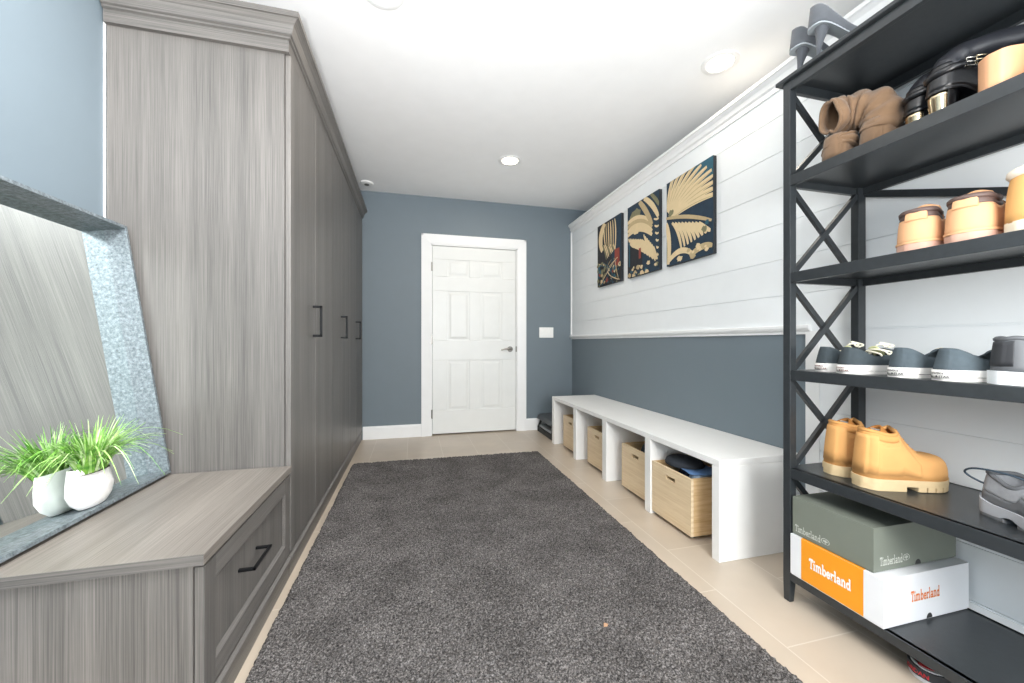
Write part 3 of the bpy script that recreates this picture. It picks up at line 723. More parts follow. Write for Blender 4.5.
def sole(l, e, name, m, zlo, zhi, t0=0., t1=1., ex=.004, n=40, follow=False, bev=.0015, ridges=None):
    w = MB(); rg = []
    for t in stations(n, max(t0, .002), min(t1, .998)) if (t0 == 0 and t1 == 1) else [t0 + (t1-t0)*i/n for i in range(n+1)]:
        t = min(max(t, .002), .998); ww = l.w(t) + ex; c = l.cy(t); x = t*l.L
        x += -ex if t < .02 else (ex if t > .98 else 0)
        z0 = zlo(t) if callable(zlo) else zlo; z1 = zhi(t) if callable(zhi) else zhi
        rg.append([(x, c-ww*.985, z0), (x, c+ww*.985, z0), (x, c+ww, z0+(z1-z0)*.25), (x, c+ww, z1), (x, c-ww, z1), (x, c-ww, z0+(z1-z0)*.25)])
    w.rings(rg); return w.build(name, m, e, smooth=True, angle=40)
def insole(l, e, m, t0=.03, t1=.9, dz=.004):
    w = MB(); rg = []
    for i in range(21):
        t = t0 + (t1-t0)*i/20; ww = l.w(t)*.92; c = l.cy(t); z = l.zb(t) + dz; rg.append([(t*l.L, c-ww, z), (t*l.L, c, z-.001), (t*l.L, c+ww, z)])
    w.rings(rg, closed=False); return w.build('insole', m, e, smooth='all')
def collar_roll(l, e, m, r=.004, name='collar', t1=None):
    t1 = t1 or l.so
    ts = [t1 * (1 - i/26) for i in range(27)]
    pts = [l.pt(max(t, 0.), 1, 1) for t in ts] + [l.pt(max(t, 0.), -1, 1) for t in reversed(ts[:-1])]
    w = MB(); w.tube(pts, r, 8); return w.build(name, m, e, smooth='all')
def laces(l, e, m, ts, lo=.72, r=.0022, off=.004):
    w = MB()
    for i, t in enumerate(ts):
        t2 = t + .012
        pts = [l.pt(t, -1, lo + (1-lo)*k/5, off) for k in range(6)] + [l.pt(t2, 1, 1 - (1-lo)*k/5, off) for k in range(6)]
        w.tube(pts, r, 6)
    return w.build('lace', m, e, smooth='all')
def text_mesh(s, size, depth=.0003, offset=0.):
    cu = bpy.data.curves.new('t', 'FONT'); cu.body = s; cu.size = size; cu.extrude = depth; cu.offset = offset; cu.align_x = 'LEFT'; cu.resolution_u = 3
    ob = bpy.data.objects.new('t', cu); COL.objects.link(ob)
    dg = bpy.context.evaluated_depsgraph_get(); me = bpy.data.meshes.new_from_object(ob.evaluated_get(dg))
    vs = [tuple(v.co) for v in me.vertices]; fs = [tuple(q.vertices) for q in me.polygons]
    bpy.data.objects.remove(ob); bpy.data.curves.remove(cu); bpy.data.meshes.remove(me)
    return vs, fs

# ---- stiletto pumps on the top board
suede_grey = mat('grey_suede', '#53575D', .9, noise=.18, nscale=45, bump=.25, bscale=600, sheen=.3)
grey_edge = mat('pale_grey_edge', '#9AA2A8', .5); lining = mat('dark_lining', '#33363B', .8)
def pump(x, y, rz, label, side):
    e = empty('high_heel_pump', (x, y, 2.0035), label, 'shoe', None, rz); e.scale = (1.12, 1.12, 1.12)
    HH = .112
    def zb(t):
        if t < .12: return HH
        if t > .70: return .005
        q = (t-.12)/.58; return .005 + (HH-.005) * (1 - (3*q*q - 2*q**3))
    l = Last(.225, .078, [(0,.078), (.2,.075), (.45,.05), (.66,.040), (.8,.038), (1,.020)], [(0,.070), (.12,.062), (.3,.038), (.5,.026), (.62,.030), (.68,.045)], .68, zb, p=2.5, toe=.34, waist=.70, heel=.74, bend=.03, side=side)
    upper(l, e, lambda t,f,s: 0, [suede_grey], th=.003)
    sole(l, e, 'sole', grey_edge, lambda t: l.zb(t)-.004, lambda t: l.zb(t)+.001, ex=.0015)
    insole(l, e, lining, dz=.003); collar_roll(l, e, grey_edge, .0016, 'topline_binding')
    w = MB(); rg = []
    for k in range(9):
        q = k/8; z = HH-.002 - q*(HH-.003); r = .019*(1-q)**2.6 + .0055; xc = .030 - .006*q + .010*(1-q)**2
        rg.append([(xc + r*math.cos(2*PI*j/16), r*.92*math.sin(2*PI*j/16), z) for j in range(16)])
    w.rings(rg); w.build('heel', suede_grey, e, smooth=True)
pump(1.400, 1.108, math.radians(-50), 'grey suede stiletto pump nearest the front edge of the top board', 1)
pump(1.430, 1.204, math.radians(-44), 'grey suede stiletto pump behind its mate, thin heel at the board end', -1)

# ---- slouched brown suede boots, shelf second from the top
suede_br = mat('brown_suede', '#7A6048', .92, noise=.2, nscale=30, bump=.35, bscale=350, sheen=.25)
suede_in = mat('brown_suede_inside', '#5E4A39', .95, noise=.2, nscale=30)
grey_sole = mat('grey_rubber_sole', '#8D9297', .7)
def shaft(e, path, rad, m, name='shaft', seg=40, folds=.07, flat=.75, seed=1, rim=.0042, crease=0.):
    """soft leather tube along a path, creased and wrinkled, open at its far end"""
    R = random.Random(seed); ph = [R.uniform(0, 6.28) for _ in range(8)]
    pts = [Vector(q) for q in path]; fine = []
    n = 44
    for i in range(n+1):
        t = i/n; s = [(k/(len(pts)-1)) for k in range(len(pts))]
        fine.append(Vector([cr([(s[k], pts[k][c]) for k in range(len(pts))], t) for c in range(3)]))
    rg = []; prev = None
    for i, q in enumerate(fine):
        d = (fine[min(i+1, n)] - fine[max(i-1, 0)]).normalized()
        up = prev if prev is not None else Vector((0,1,0)); nn_ = (up - d*up.dot(d)).normalized(); prev = nn_; bb = d.cross(nn_)
        t = i/n; r = cr(rad, t); ring = []
        for k in range(seg):
            a = 2*PI*k/seg
            f = 1 + folds*math.sin(11*t*PI + 2.2*math.sin(a+ph[4]) + ph[0]) + folds*.9*math.sin(3*a + 6*t + ph[1]) * (t*.8+.2) + folds*.5*math.sin(5*a - 9*t + ph[2])
            f -= crease * max(0, 1 - abs(math.sin(4.5*t*PI + a + ph[3]))*3.2) * (.3+.7*t)
            ring.append(q + (nn_*math.cos(a) + bb*math.sin(a)*(flat if t > .3 else 1-(1-flat)*t/.3)) * r * f)
        rg.append(ring)
    w = MB(); w.rings(rg, True, False, False)
    o = w.build(name, m, e, smooth='all', solid=.005)
    w = MB(); w.tube(rg[-1], rim, 8, closed=True); w.build('shaft_rim', m, e, smooth='all')
    return o
def slouch_boot(x, y, rz, label, side, path, rad, seed, flat):
    e = empty('suede_boot', (x, y, 1.6265), label, 'boot', 'slouched brown suede boots', rz)
    l = Last(.235, .096, [(0,.15), (.25,.125), (.42,.085), (.6,.062), (.85,.055), (1,.035)], [(0,.085), (.12,.085), (.28,.085), (.34,.10)], .34, lambda t: .020, p=2.5, toe=.25, side=side, heel=.9)
    upper(l, e, lambda t,f,s: 0, [suede_br], th=.003)
    sole(l, e, 'sole', grey_sole, 0., .021, ex=.004); insole(l, e, suede_in)
    band(l, e, 'heel_seam', suede_br, 0., .05, .0, 1., off=.003, n=10)
    shaft(e, path, rad, suede_br, seed=seed, flat=flat, folds=.075, crease=.20, rim=.0055)
slouch_boot(1.446, 1.068, math.radians(-4), 'brown suede boot beside the crossed brace, its collapsed shaft under the mate', 1,
            [(.048,0,.060), (.050,.0,.072), (.050,.004,.081), (.048,.006,.088)], [(0,.045), (.4,.051), (.8,.046), (1,.036)], 3, .85)
slouch_boot(1.468, .962, math.radians(-6), 'brown suede boot with its open shaft flopped over its mate, beside the black gold-heeled boots', -1,
            [(.048,0,.070), (.056,-.004,.112), (.060,.012,.153), (.048,.056,.176), (.014,.090,.178), (-.036,.096,.166)], [(0,.046), (.3,.057), (.7,.060), (1,.052)], 6, .80)

# ---- tall black boots with gold heel plates
black_leather = mat('black_leather', '#16171A', .28, noise=.25, nscale=30, bump=.15, bscale=300)
black_soft = mat('soft_black_leather', '#22242A', .45, noise=.3, nscale=40, bump=.25, bscale=250)
gold = mat('polished_pale_gold', '#D3C3A4', .18, metal=1); steel = mat('buckle_steel', '#C9C6BE', .2, metal=1)
def tall_boot(x, y, rz, label, side, buckles):
    e = empty('tall_black_boot', (x, y, 1.6265), label, 'boot', 'tall black boots with gold heels', rz)
    HH = .076
    zb = lambda t: HH if t < .18 else (.008 if t > .62 else .008 + (HH-.008)*(1-(lambda q: 3*q*q-2*q**3)((t-.18)/.44)))
    l = Last(.235, .080, [(0,.16), (.25,.14), (.42,.085), (.6,.060), (.85,.048), (1,.028)], [(0,.070), (.12,.070), (.28,.070), (.36,.10)], .36, zb, p=2.6, toe=.3, side=side, heel=.82)
    upper(l, e, lambda t,f,s: 0, [black_leather], th=.003)
    sole(l, e, 'sole', black_leather, lambda t: l.zb(t)-.006, lambda t: l.zb(t)+.001, ex=.002)
    w = MB(); rg = []; go = MB(); rq = []
    for k in range(7):
        q = k/6; z = HH-.004 - q*(HH-.004); r = .031 - .007*q
        rg.append([(.034 + r*math.cos(2*PI*j/24), r*.95*math.sin(2*PI*j/24), z) for j in range(24)])
        rq.append([(.034 + (r+.0015)*math.cos(PI + a), (r+.0015)*.95*math.sin(PI + a), z) for a in [(-1.25 + 2.5*j/16) for j in range(17)]])
    w.rings(rg); w.build('heel', black_leather, e, smooth=True)
    go.rings(rq, closed=False); go.build('heel_plate', gold, e, smooth='all', solid=.002)
    shaft(e, [(.042,0,.120), (.046,0,.150), (.075,.002*side,.172), (.15,.014*side,.182), (.24,.024*side - .010,.182), (.34,.028*side - .025,.180)], [(0,.033), (.2,.034), (.5,.039), (1,.043)], black_soft, seed=4+side, flat=.80, folds=.03, crease=.05)
    w = MB(); ring = [(.044+.043*math.cos(2*PI*k/28), .041*math.sin(2*PI*k/28), .128 + .008*math.cos(2*PI*k/28)) for k in range(28)]
    w.tube(ring, .006, 8, closed=True, flat=1.6); st = w.build('ankle_strap', black_leather, e, smooth='all')
    if buckles:
        for dx, dz in ((.066, .131), (.088, .134)):
            w = MB(); c = Vector((dx, -.046 if side > 0 else -.044, dz))
            w.tube([c+Vector((-.012,0,-.011)), c+Vector((.012,0,-.011)), c+Vector((.012,0,.011)), c+Vector((-.012,0,.011))], .0026, 8, closed=True); w.tube([c+Vector((-.012,-.001,0)), c+Vector((.012,-.001,0))], .0018, 6)
            w.build('buckle', steel if dx < .07 else gold, st, smooth='all')
tall_boot(1.490, .867, math.radians(-24), 'tall black leather boot with gold heel plate, beside the brown suede boots', 1, False)
tall_boot(1.438, .785, math.radians(-28), 'tall black leather boot with gold heel plate and ankle buckles', -1, True)

# ---- black clogs on smooth tan wedges
tanw = mat('smooth_tan_leather', '#D6A27A', .35, noise=.06, nscale=20)
def clog(x, y, rz, label, side):
    e = empty('wedge_clog', (x, y, 1.6265), label, 'shoe', 'black clogs on tan wedges', rz)
    zb = lambda t: .088 if t < .25 else (.030 if t > .7 else .030 + .058*(1-(lambda q: 3*q*q-2*q**3)((t-.25)/.45)))
    l = Last(.235, .092, [(0,.04), (.3,.05), (.5,.060), (.7,.058), (.86,.045), (1,.025)], [(0,.006), (.2,.008), (.40,.02), (.50,.05), (.54,.065)], .52, zb, p=2.4, toe=.26, side=side, heel=.84)
    sole(l, e, 'wedge_sole', tanw, .0, lambda t: l.zb(t), ex=.002)
    upper(l, e, lambda t,f,s: 0 if t > .36 else None, [black_soft], th=.003); insole(l, e, lining, t0=.02, dz=.002)
clog(1.412, .664, math.radians(-36), 'black clog with smooth tan wedge, beside the buckled black boot', 1)
clog(1.410, .556, math.radians(-36), 'black clog with smooth tan wedge, cut off by the photo edge', -1)

# ---- tan chukka shoes seen from the heel, third shelf
tan = mat('tan_nubuck', '#D9A77C', .75, noise=.06, nscale=30, bump=.1, bscale=500); tan2 = mat('tan_nubuck_yellow', '#D6A566', .75, noise=.08, nscale=30)
brown_collar = mat('brown_padded_leather', '#5B4A45', .55, noise=.15, nscale=60); gum = mat('pinkish_gum_sole', '#C9A08E', .6); cream_sole = mat('cream_rubber', '#E6DCC6', .6)
def chukka(x, y, rz, label, side, sole_m, sc=1.):
    e = empty('tan_ankle_shoe', (x, y, 1.2575), label, 'shoe', 'tan shoes with brown collars', rz)
    l = Last(.275, .102, [(0,.140), (.25,.13), (.42,.105), (.6,.075), (.85,.062), (1,.040)], [(0,.096), (.1,.094), (.2,.086), (.3,.092), (.4,.108)], .36, lambda t: .026, p=2.5, toe=.26, side=side, heel=.90, waist=.86)
    upper(l, e, lambda t,f,s: 0 if f < .70 or t > .36 else 1, [tan, brown_collar], th=.004, names={0:'upper', 1:'padded_collar'})
    sole(l, e, 'sole', sole_m, 0., .028, ex=.003); insole(l, e, brown_collar)
    collar_roll(l, e, brown_collar, .008, 'collar_piping')
    band(l, e, 'heel_tab', tan, 0., .020, .60, 1.02, off=.003, n=10)
    band(l, e, 'welt', tan, 0., .6, .0, .03, off=.004, n=40)
    w = MB(); rg = []
    for i in range(9):
        q = i/8; x_ = .36*.275 - .010 - .012*q; z = .105 + .035*q; wd = .036 - .006*q*q
        rg.append([(x_ - .006*math.cos(PI*k/8-PI/2), -wd + 2*wd*k/8, z + .010*math.sin(PI*k/8)) for k in range(9)])
    w.rings(rg, closed=False); w.build('tongue', tan, e, smooth='all', solid=.004)
    laces(l, e, brown_collar, (.40, .46, .52), .6)
chukka(1.430, .814, math.radians(12), 'tan ankle shoe with brown collar, third shelf, nearest the crossed brace', 1, gum)
chukka(1.425, .708, math.radians(8), 'tan ankle shoe with brown collar, third shelf, second from the crossed brace', -1, gum)
e = empty('tan_fleece_boot', (1.425, .590, 1.2575), 'tan boot with pale fleece collar and cream sole, third shelf, cut by the photo edge', 'boot', None, math.radians(5))
l = Last(.275, .104, [(0,.16), (.25,.16), (.42,.115), (.6,.078), (.85,.065), (1,.042)], [(0,.125), (.2,.120), (.3,.128), (.38,.14)], .36, lambda t: .028, p=2.7, heel=.92, waist=.86, side=1)
upper(l, e, lambda t,f,s: 0, [tan2], th=.004); sole(l, e, 'sole', cream_sole, 0., .030, ex=.003); insole(l, e, brown_collar)
collar_roll(l, e, mat('cream_fleece', '#E9E1D2', .95, noise=.1, nscale=90, bump=.5, bscale=300), .012, 'fleece_collar')
w = MB(); w.tube([(.03,.034,.155), (.045,.0,.166), (.03,-.034,.155)], .004, 8); w.build('pull_loop', mat('gold_webbing', '#A08A4E', .7), e, smooth='all')

# ---- navy canvas sneakers, fourth shelf
canvas_navy = mat('navy_canvas', '#3A4348', .9, noise=.18, nscale=80, bump=.3, bscale=900); canvas_dk = mat('washed_navy_canvas', '#48535A', .9, noise=.2, nscale=80, bump=.3, bscale=900)
rubber_w = mat('white_rubber', '#E8E6E2', .5); stripe = mat('dark_sole_line', '#4B3F42', .6); lace_w = mat('cream_lace', '#E7E3CF', .8); ink_blk = mat('black_ink', '#25262A', .7); ink_br = mat('brown_ink', '#7A5148', .7)
def sneaker(x, y, rz, label, side, m, ink, group, messy):
    e = empty('canvas_sneaker', (x, y, .8855), label, 'sneaker', group, rz)
    l = Last(.272, .092, [(0,.085), (.2,.080), (.36,.066), (.52,.060), (.7,.050), (.88,.040), (1,.028)], [(0,.064), (.05,.062), (.12,.054), (.30,.034), (.46,.040), (.52,.055)], .50, lambda t: .024, p=2.1, lean=.22, toe=.24, side=side, heel=.84, waist=.82, bend=.04)
    upper(l, e, lambda t,f,s: 0 if t < .86 else 1, [m, rubber_w], th=.003, names={0:'upper', 1:'toe_cap'})
    sole(l, e, 'sole', rubber_w, 0., .030, ex=.004); insole(l, e, mat('pale_insole', '#B9B2A2', .9))
    band(l, e, 'sole_stripe', stripe, .12, .95, .0, .02, off=.0045, n=50, th=.0008, fn=lambda t: (-.0, .02)).location.z = -.0135
    collar_roll(l, e, m, .0022, 'topline')
    band(l, e, 'heel_strip', m, 0., .03, .0, 1., off=.002, n=8)
    # licence plate on the heel, wrapped round the sole
    def heel_path(side):
        q = [(-.004, l.cy(0.))]
        for i in range(1, 60):
            t = .3*(i/59)**2; q.append((t*l.L - (.004 if t < .004 else .004*max(0, 1-t/.03)), l.cy(t) + side*(l.w(t)+.004)))
        return q
    hpth = {1: heel_path(1), -1: heel_path(-1)}
    def hp(u, z, o=0.):           # u metres along the heel outline from its middle, left to right seen from behind
        q = hpth[1 if u < 0 else -1]; d = abs(u); k = 0
        for k in range(len(q)-1):
            sl = math.hypot(q[k+1][0]-q[k][0], q[k+1][1]-q[k][1])
            if d <= sl: break
            d -= sl
        f = d/sl; x_, y_ = q[k][0]+(q[k+1][0]-q[k][0])*f, q[k][1]+(q[k+1][1]-q[k][1])*f
        nx_, ny_ = x_-.045, y_-l.cy(.1); nl = math.hypot(nx_, ny_); o += .0012
        return (x_ + nx_/nl*o, y_ + ny_/nl*o, z)
    w = MB(); w.rings([[hp(-.030+.060*k/24, .005), hp(-.030+.060*k/24, .027)] for k in range(25)], closed=False)
    pl = w.build('heel_label', rubber_w, e, smooth='all', solid=.0012)
    w = MB()
    for s, sz, u0, z0 in (('CONVERSE', .0078, -.0215, .0175), ('ALL', .0088, -.0235, .0085), ('STAR', .0088, .0065, .0085)):
        vs, fs = text_mesh(s, sz, 0.0, .0002); w.add([hp(u0 + v[0], z0 + v[1], .0010) for v in vs], fs)
    star = []
    for k in range(10):
        a = PI/2 + k*PI/5; r = .0042 if k % 2 == 0 else .0018; star.append((r*math.cos(a), r*math.sin(a)))
    w.add([hp(.0005 + a, .0115 + b, .0011) for a, b in star], [tuple(range(10))])
    w.build('lettering', ink, pl)
    if messy:
        lw = MB(); R = random.Random(int(y*1000)); o = [l.pt(.36 + .04*i, (1 if i % 2 else -1), .98, .006) for i in range(6)]
        for q in range(5):
            a = Vector(o[q]); b = Vector(o[q+1]); h = .006 + .007*R.random()
            cp = [a, a+Vector((-.004, .008*(-1)**q, h)), (a+b)/2+Vector((-.012, .010*(-1)**q, h+.006)), b+Vector((.014, -.006*(-1)**q, h*.7)), b]
            lw.tube([[cr([(k/4, cp[k][c]) for k in range(5)], i/16) for c in range(3)] for i in range(17)], .0030, 8)
        lw.build('lace', lace_w, e, smooth='all')
        w = MB(); rg = [[(.128 - .022*q, -.020 + .040*k/6, .062 + .024*q + .006*math.sin(PI*k/6)) for k in range(7)] for q in (0, .33, .66, 1)]
        w.rings(rg, closed=False); w.build('tongue', mat('pale_yellow_tongue', '#D9DDA8', .9), e, smooth='all', solid=.003)
    else:
        laces(l, e, lace_w, (.52, .57, .62, .67), .72)
    return e
sneaker(1.442, 1.098, math.radians(-12), 'navy canvas sneaker with brown heel lettering, nearest the crossed brace', 1, canvas_navy, ink_br, 'navy sneakers with loose laces', True)
sneaker(1.415, 1.004, math.radians(-16), 'navy canvas sneaker with loose cream laces, second from the crossed brace', -1, canvas_navy, ink_br, 'navy sneakers with loose laces', True)
sneaker(1.420, .858, math.radians(-16), 'navy canvas sneaker with black heel lettering, third from the crossed brace', 1, canvas_dk, ink_blk, 'navy sneakers with black heel lettering', False)
sneaker(1.412, .750, math.radians(-20), 'navy canvas sneaker next to the charcoal sneaker, fourth from the crossed brace', -1, canvas_dk, ink_blk, 'navy sneakers with black heel lettering', False)
# charcoal sneaker at the edge
char = mat('charcoal_leather', '#55585C', .6, noise=.15, nscale=40, bump=.15, bscale=400); chard = mat('dark_charcoal', '#303236', .6)
e = empty('charcoal_sneaker', (1.432, .655, .8855), 'charcoal leather sneaker with thick white sole and oval badge, cut by the photo edge', 'sneaker', None, math.radians(-42))
l = Last(.28, .100, [(0,.115), (.2,.115), (.4,.09), (.6,.068), (.85,.05), (1,.034)], [(0,.082), (.08,.086), (.2,.078), (.34,.066), (.44,.085)], .42, lambda t: .030, p=2.6, heel=.86, waist=.84, side=1)
upper(l, e, lambda t,f,s: 0, [char], th=.004); sole(l, e, 'sole', mat('pale_grey_midsole', '#D9DDE0', .55), 0., lambda t: .034 - .006*math.sin(PI*t), ex=.005); insole(l, e, lining); collar_roll(l, e, char, .006)
band(l, e, 'heel_counter', chard, 0., .06, .1, .85, off=.0022, n=10)
for side in (-1, 1):
    w = MB(); c = l.pt(.27, side, .55, .004); w.tube([(c[0]+.026*math.cos(2*PI*k/24), c[1], c[2]+.024*math.sin(2*PI*k/24)) for k in range(24)], .0028, 6, closed=True); w.build('badge_ring', chard, e, smooth='all')
laces(l, e, chard, (.44, .5, .56, .62), .7)

# ---- wheat work boots, fifth shelf
wheat = mat('wheat_nubuck', '#D6A062', .8, noise=.10, nscale=18, bump=.15, bscale=500); wheat_d = mat('wheat_padded_collar', '#D09858', .75, noise=.12, nscale=25); wheat_in = mat('wheat_lining', '#B4783A', .9, noise=.1); sole_tan = mat('tan_lug_sole', '#CDB68E', .7, noise=.08, nscale=60)
def work_boot(x, y, rz, label, side):
    e = empty('work_boot', (x, y, .5135), label, 'boot', 'wheat work boots', rz)
    l = Last(.268, .114, [(0,.17), (.2,.172), (.34,.166), (.44,.128), (.56,.090), (.7,.076), (.84,.072), (.94,.060), (1,.042)], [(0,.152), (.08,.150), (.2,.143), (.32,.142), (.40,.155)], .36, lambda t: .036, p=3.0, toe=.26, side=side, heel=.80, waist=.84, bend=.03)
    def z(t, f, s):
        if t < .36 and f > .72: return 1                               # padded collar
        return 0
    upper(l, e, z, [wheat, wheat_d], th=.005, names={0:'upper', 1:'padded_collar'})
    band(l, e, 'quarter_panel', wheat, 0., .56, .02, .55, off=.0022, n=50, fn=lambda t: (.02, .60 - .34*max(0, (t-.30)/.26)**1.6))
    band(l, e, 'heel_panel', wheat, 0., .10, .02, .80, off=.0035, n=16)
    collar_roll(l, e, wheat_d, .006, 'collar_roll')
    # padded tongue rising above the collar, with a pale label inside
    w = MB(); rg = []
    for i in range(11):
        q = i/10; x_ = .118 - .048*q - .01*q*q; zc = .125 + .075*q; wd = .040*(1-.35*q**3)
        rg.append([(x_ - .010*math.sin(PI*k/12)*-1 - .014*abs(k/6-1)**2, -wd + 2*wd*k/12, zc - .02*q*abs(k/6-1)**2) for k in range(13)])
    w.rings(rg, closed=False); tg = w.build('tongue', wheat_in, e, smooth='all', solid=.006)
    w = MB(); w.rings([[(.0670-.004*q-.0062, y_, .176+.014*q) for q in (0, 1)] for y_ in (-.018, 0, .018)], closed=False); w.build('size_label', rubber_w, tg, solid=.001)
    insole(l, e, wheat_in)
    sole(l, e, 'midsole', sole_tan, .016, .037, ex=.0055); sole(l, e, 'heel_block', sole_tan, 0., .018, 0., .40, ex=.0045)
    for a, b in ((.52,.60), (.615,.69), (.705,.78), (.795,.87), (.885,.985)): sole(l, e, 'lug', sole_tan, .0015, .018, a, b, ex=.0045, n=8)
    laces(l, e, wheat_d, (.40, .45, .50, .55), .80, r=.003)
    pts = [l.pt(.36 + .22*i/10, s_, .80, .004) for s_ in (1,) for i in range(11)]
    for s_ in (1, -1):
        w = MB(); w.tube([l.pt(.37 + .22*i/10, s_, .82 + .04*math.sin(PI*i/10), .003) for i in range(11)], .003, 8); w.build('eyelet_edge', wheat, e, smooth='all')
    return e
work_boot(1.470, 1.088, math.radians(-15), 'wheat nubuck work boot partly hidden behind its mate, beside the front post', 1)
work_boot(1.440, .972, math.radians(-17), 'wheat nubuck work boot seen in full, toe pointing to the wall', -1)

# ---- grey running shoe, fifth shelf
mesh_g = mat('grey_knit', '#8E9196', .85, noise=.2, nscale=70, bump=.2, bscale=700); mesh_d = mat('dark_grey_knit', '#5D6064', .85, noise=.2); foam = mat('light_grey_foam', '#A9ACB2', .6, noise=.08, nscale=20); foam_d = mat('grey_outsole', '#6F7276', .6); cord_b = mat('navy_lace', '#33424F', .8)
e = empty('running_shoe', (1.588, .728, .5135), 'grey running shoe with long dark lace loops, cut by the photo edge', 'sneaker', None, math.radians(-118))
l = Last(.285, .102, [(0,.105), (.2,.105), (.4,.085), (.6,.064), (.85,.048), (1,.034)], [(0,.078), (.08,.082), (.2,.072), (.34,.062), (.44,.082)], .42, lambda t: .034, p=2.5, heel=.86, waist=.84, side=1)
upper(l, e, lambda t,f,s: 1 if f < .28 and t < .7 else 0, [mesh_g, mesh_d], th=.004, names={0:'upper', 1:'mudguard'})
sole(l, e, 'midsole', foam, lambda t: .008 + .010*math.exp(-((t-.36)/.07)**2) + .014*max(0, (.06-t)/.06), lambda t: .038 + .012*max(0, (.2-t)/.2), ex=.007); sole(l, e, 'heel_outsole', foam_d, 0., .010, .05, .30, ex=.006); sole(l, e, 'forefoot_outsole', foam_d, 0., .010, .42, .92, ex=.004)
insole(l, e, lining); collar_roll(l, e, mesh_d, .006); laces(l, e, cord_b, (.44, .5, .56, .62), .7)
w = MB()
cp = [(.125,.0,.100), (.105,-.015,.122), (.06,-.036,.128), (.015,-.055,.122), (-.012,-.054,.104), (.002,-.040,.088), (.05,-.030,.084), (.118,.0,.098)]
w.tube([[cr([(k/7, cp[k][c]) for k in range(8)], i/30) for c in range(3)] for i in range(31)], .0026, 8)
cp = [(.125,.0,.100), (.14,.02,.122), (.15,.05,.125), (.17,.06,.112), (.15,.02,.100)]
w.tube([[cr([(k/4, cp[k][c]) for k in range(5)], i/20) for c in range(3)] for i in range(21)], .0026, 8)
w.build('lace_bow', cord_b, e, smooth='all')

# ------------------------------------------------------------------ shoe boxes on the bottom shelf, with their lettering
def arc(cx, cy, rx, ry, a0, a1, n=14): return [(cx+rx*math.cos(math.radians(a0+(a1-a0)*i/n)), cy+ry*math.sin(math.radians(a0+(a1-a0)*i/n))) for i in range(n+1)]
S = .19
GL = {
 'T': (.66, [[(.02,.90),(.64,.90)], [(.33,0),(.33,.9)], [(.06,.9),(.06,.68)], [(.60,.9),(.60,.68)], [(.18,.06),(.48,.06)]]),
 'i': (.36, [[(.18,0),(.18,.58)], [(.18,.76),(.18,.94)], [(.03,.06),(.33,.06)], [(.04,.55),(.18,.55)]]),
 'm': (1.0, [[(.16,0),(.16,.62)], arc(.31,.40,.15,.20,180,0), [(.46,0),(.46,.42)], arc(.63,.40,.17,.20,180,0), [(.80,0),(.80,.42)], [(.03,.06),(.29,.06)], [(.36,.06),(.57,.06)], [(.68,.06),(.95,.06)], [(.03,.57),(.16,.57)]]),
 'b': (.68, [[(.16,0),(.16,1.0)], arc(.38,.30,.20,.26,180,-180,22), [(.03,.95),(.16,.95)]]),
 'e': (.62, [arc(.32,.30,.22,.26,0,325,22), [(.12,.31),(.54,.31)]]),
 'r': (.52, [[(.17,0),(.17,.62)], arc(.38,.36,.21,.20,170,55,8), [(.03,.06),(.33,.06)], [(.03,.57),(.17,.57)]]),
 'l': (.36, [[(.18,0),(.18,1.0)], [(.03,.06),(.33,.06)], [(.03,.95),(.18,.95)]]),
 'a': (.66, [arc(.30,.40,.20,.18,150,0,8), [(.50,.40),(.50,.06)], arc(.29,.18,.18,.13,0,360,18), [(.48,.06),(.64,.06)]]),
 'n': (.70, [[(.16,0),(.16,.62)], arc(.34,.38,.18,.22,180,0), [(.52,0),(.52,.40)], [(.03,.06),(.29,.06)], [(.40,.06),(.66,.06)], [(.03,.57),(.16,.57)]]),
 'd': (.68, [[(.52,0),(.52,1.0)], arc(.30,.30,.20,.26,0,360,22), [(.39,.95),(.52,.95)], [(.50,.06),(.66,.06)]]),
}
def word(s, wd):
    """list of stroke quads for a heavy slab-serif word, x from 0 to 1*scale, unit cap height"""
    out = []; x = 0
    for ch in s:
        adv, strokes = GL[ch]
        for st in strokes:
            n = len(st)
            for i in range(n-1):
                (ax, ay), (bx, by) = st[i], st[i+1]; dx, dy = bx-ax, by-ay; l_ = math.hypot(dx, dy); nx_, ny_ = -dy/l_*wd/2, dx/l_*wd/2
                k = .25*wd if n > 2 else 0; ux, uy = dx/l_*k, dy/l_*k
                out.append([(x+ax-ux+nx_, ay-uy+ny_), (x+ax-ux-nx_, ay-uy-ny_), (x+bx+ux-nx_, by+uy-ny_), (x+bx+ux+nx_, by+uy+ny_)])
        x += adv
    return out, x
def put_word(p, s, fn, width, height, m, parent, wd=S, name='lettering'):
    q, tot = word(s, wd); w = MB()
    for i, quad in enumerate(q): w.add([fn(a/tot*width, b*height, .0003 + .00001*(i % 9)) for a, b in quad], [(0,1,2,3)])
    return p(w, name, m, parent=parent)
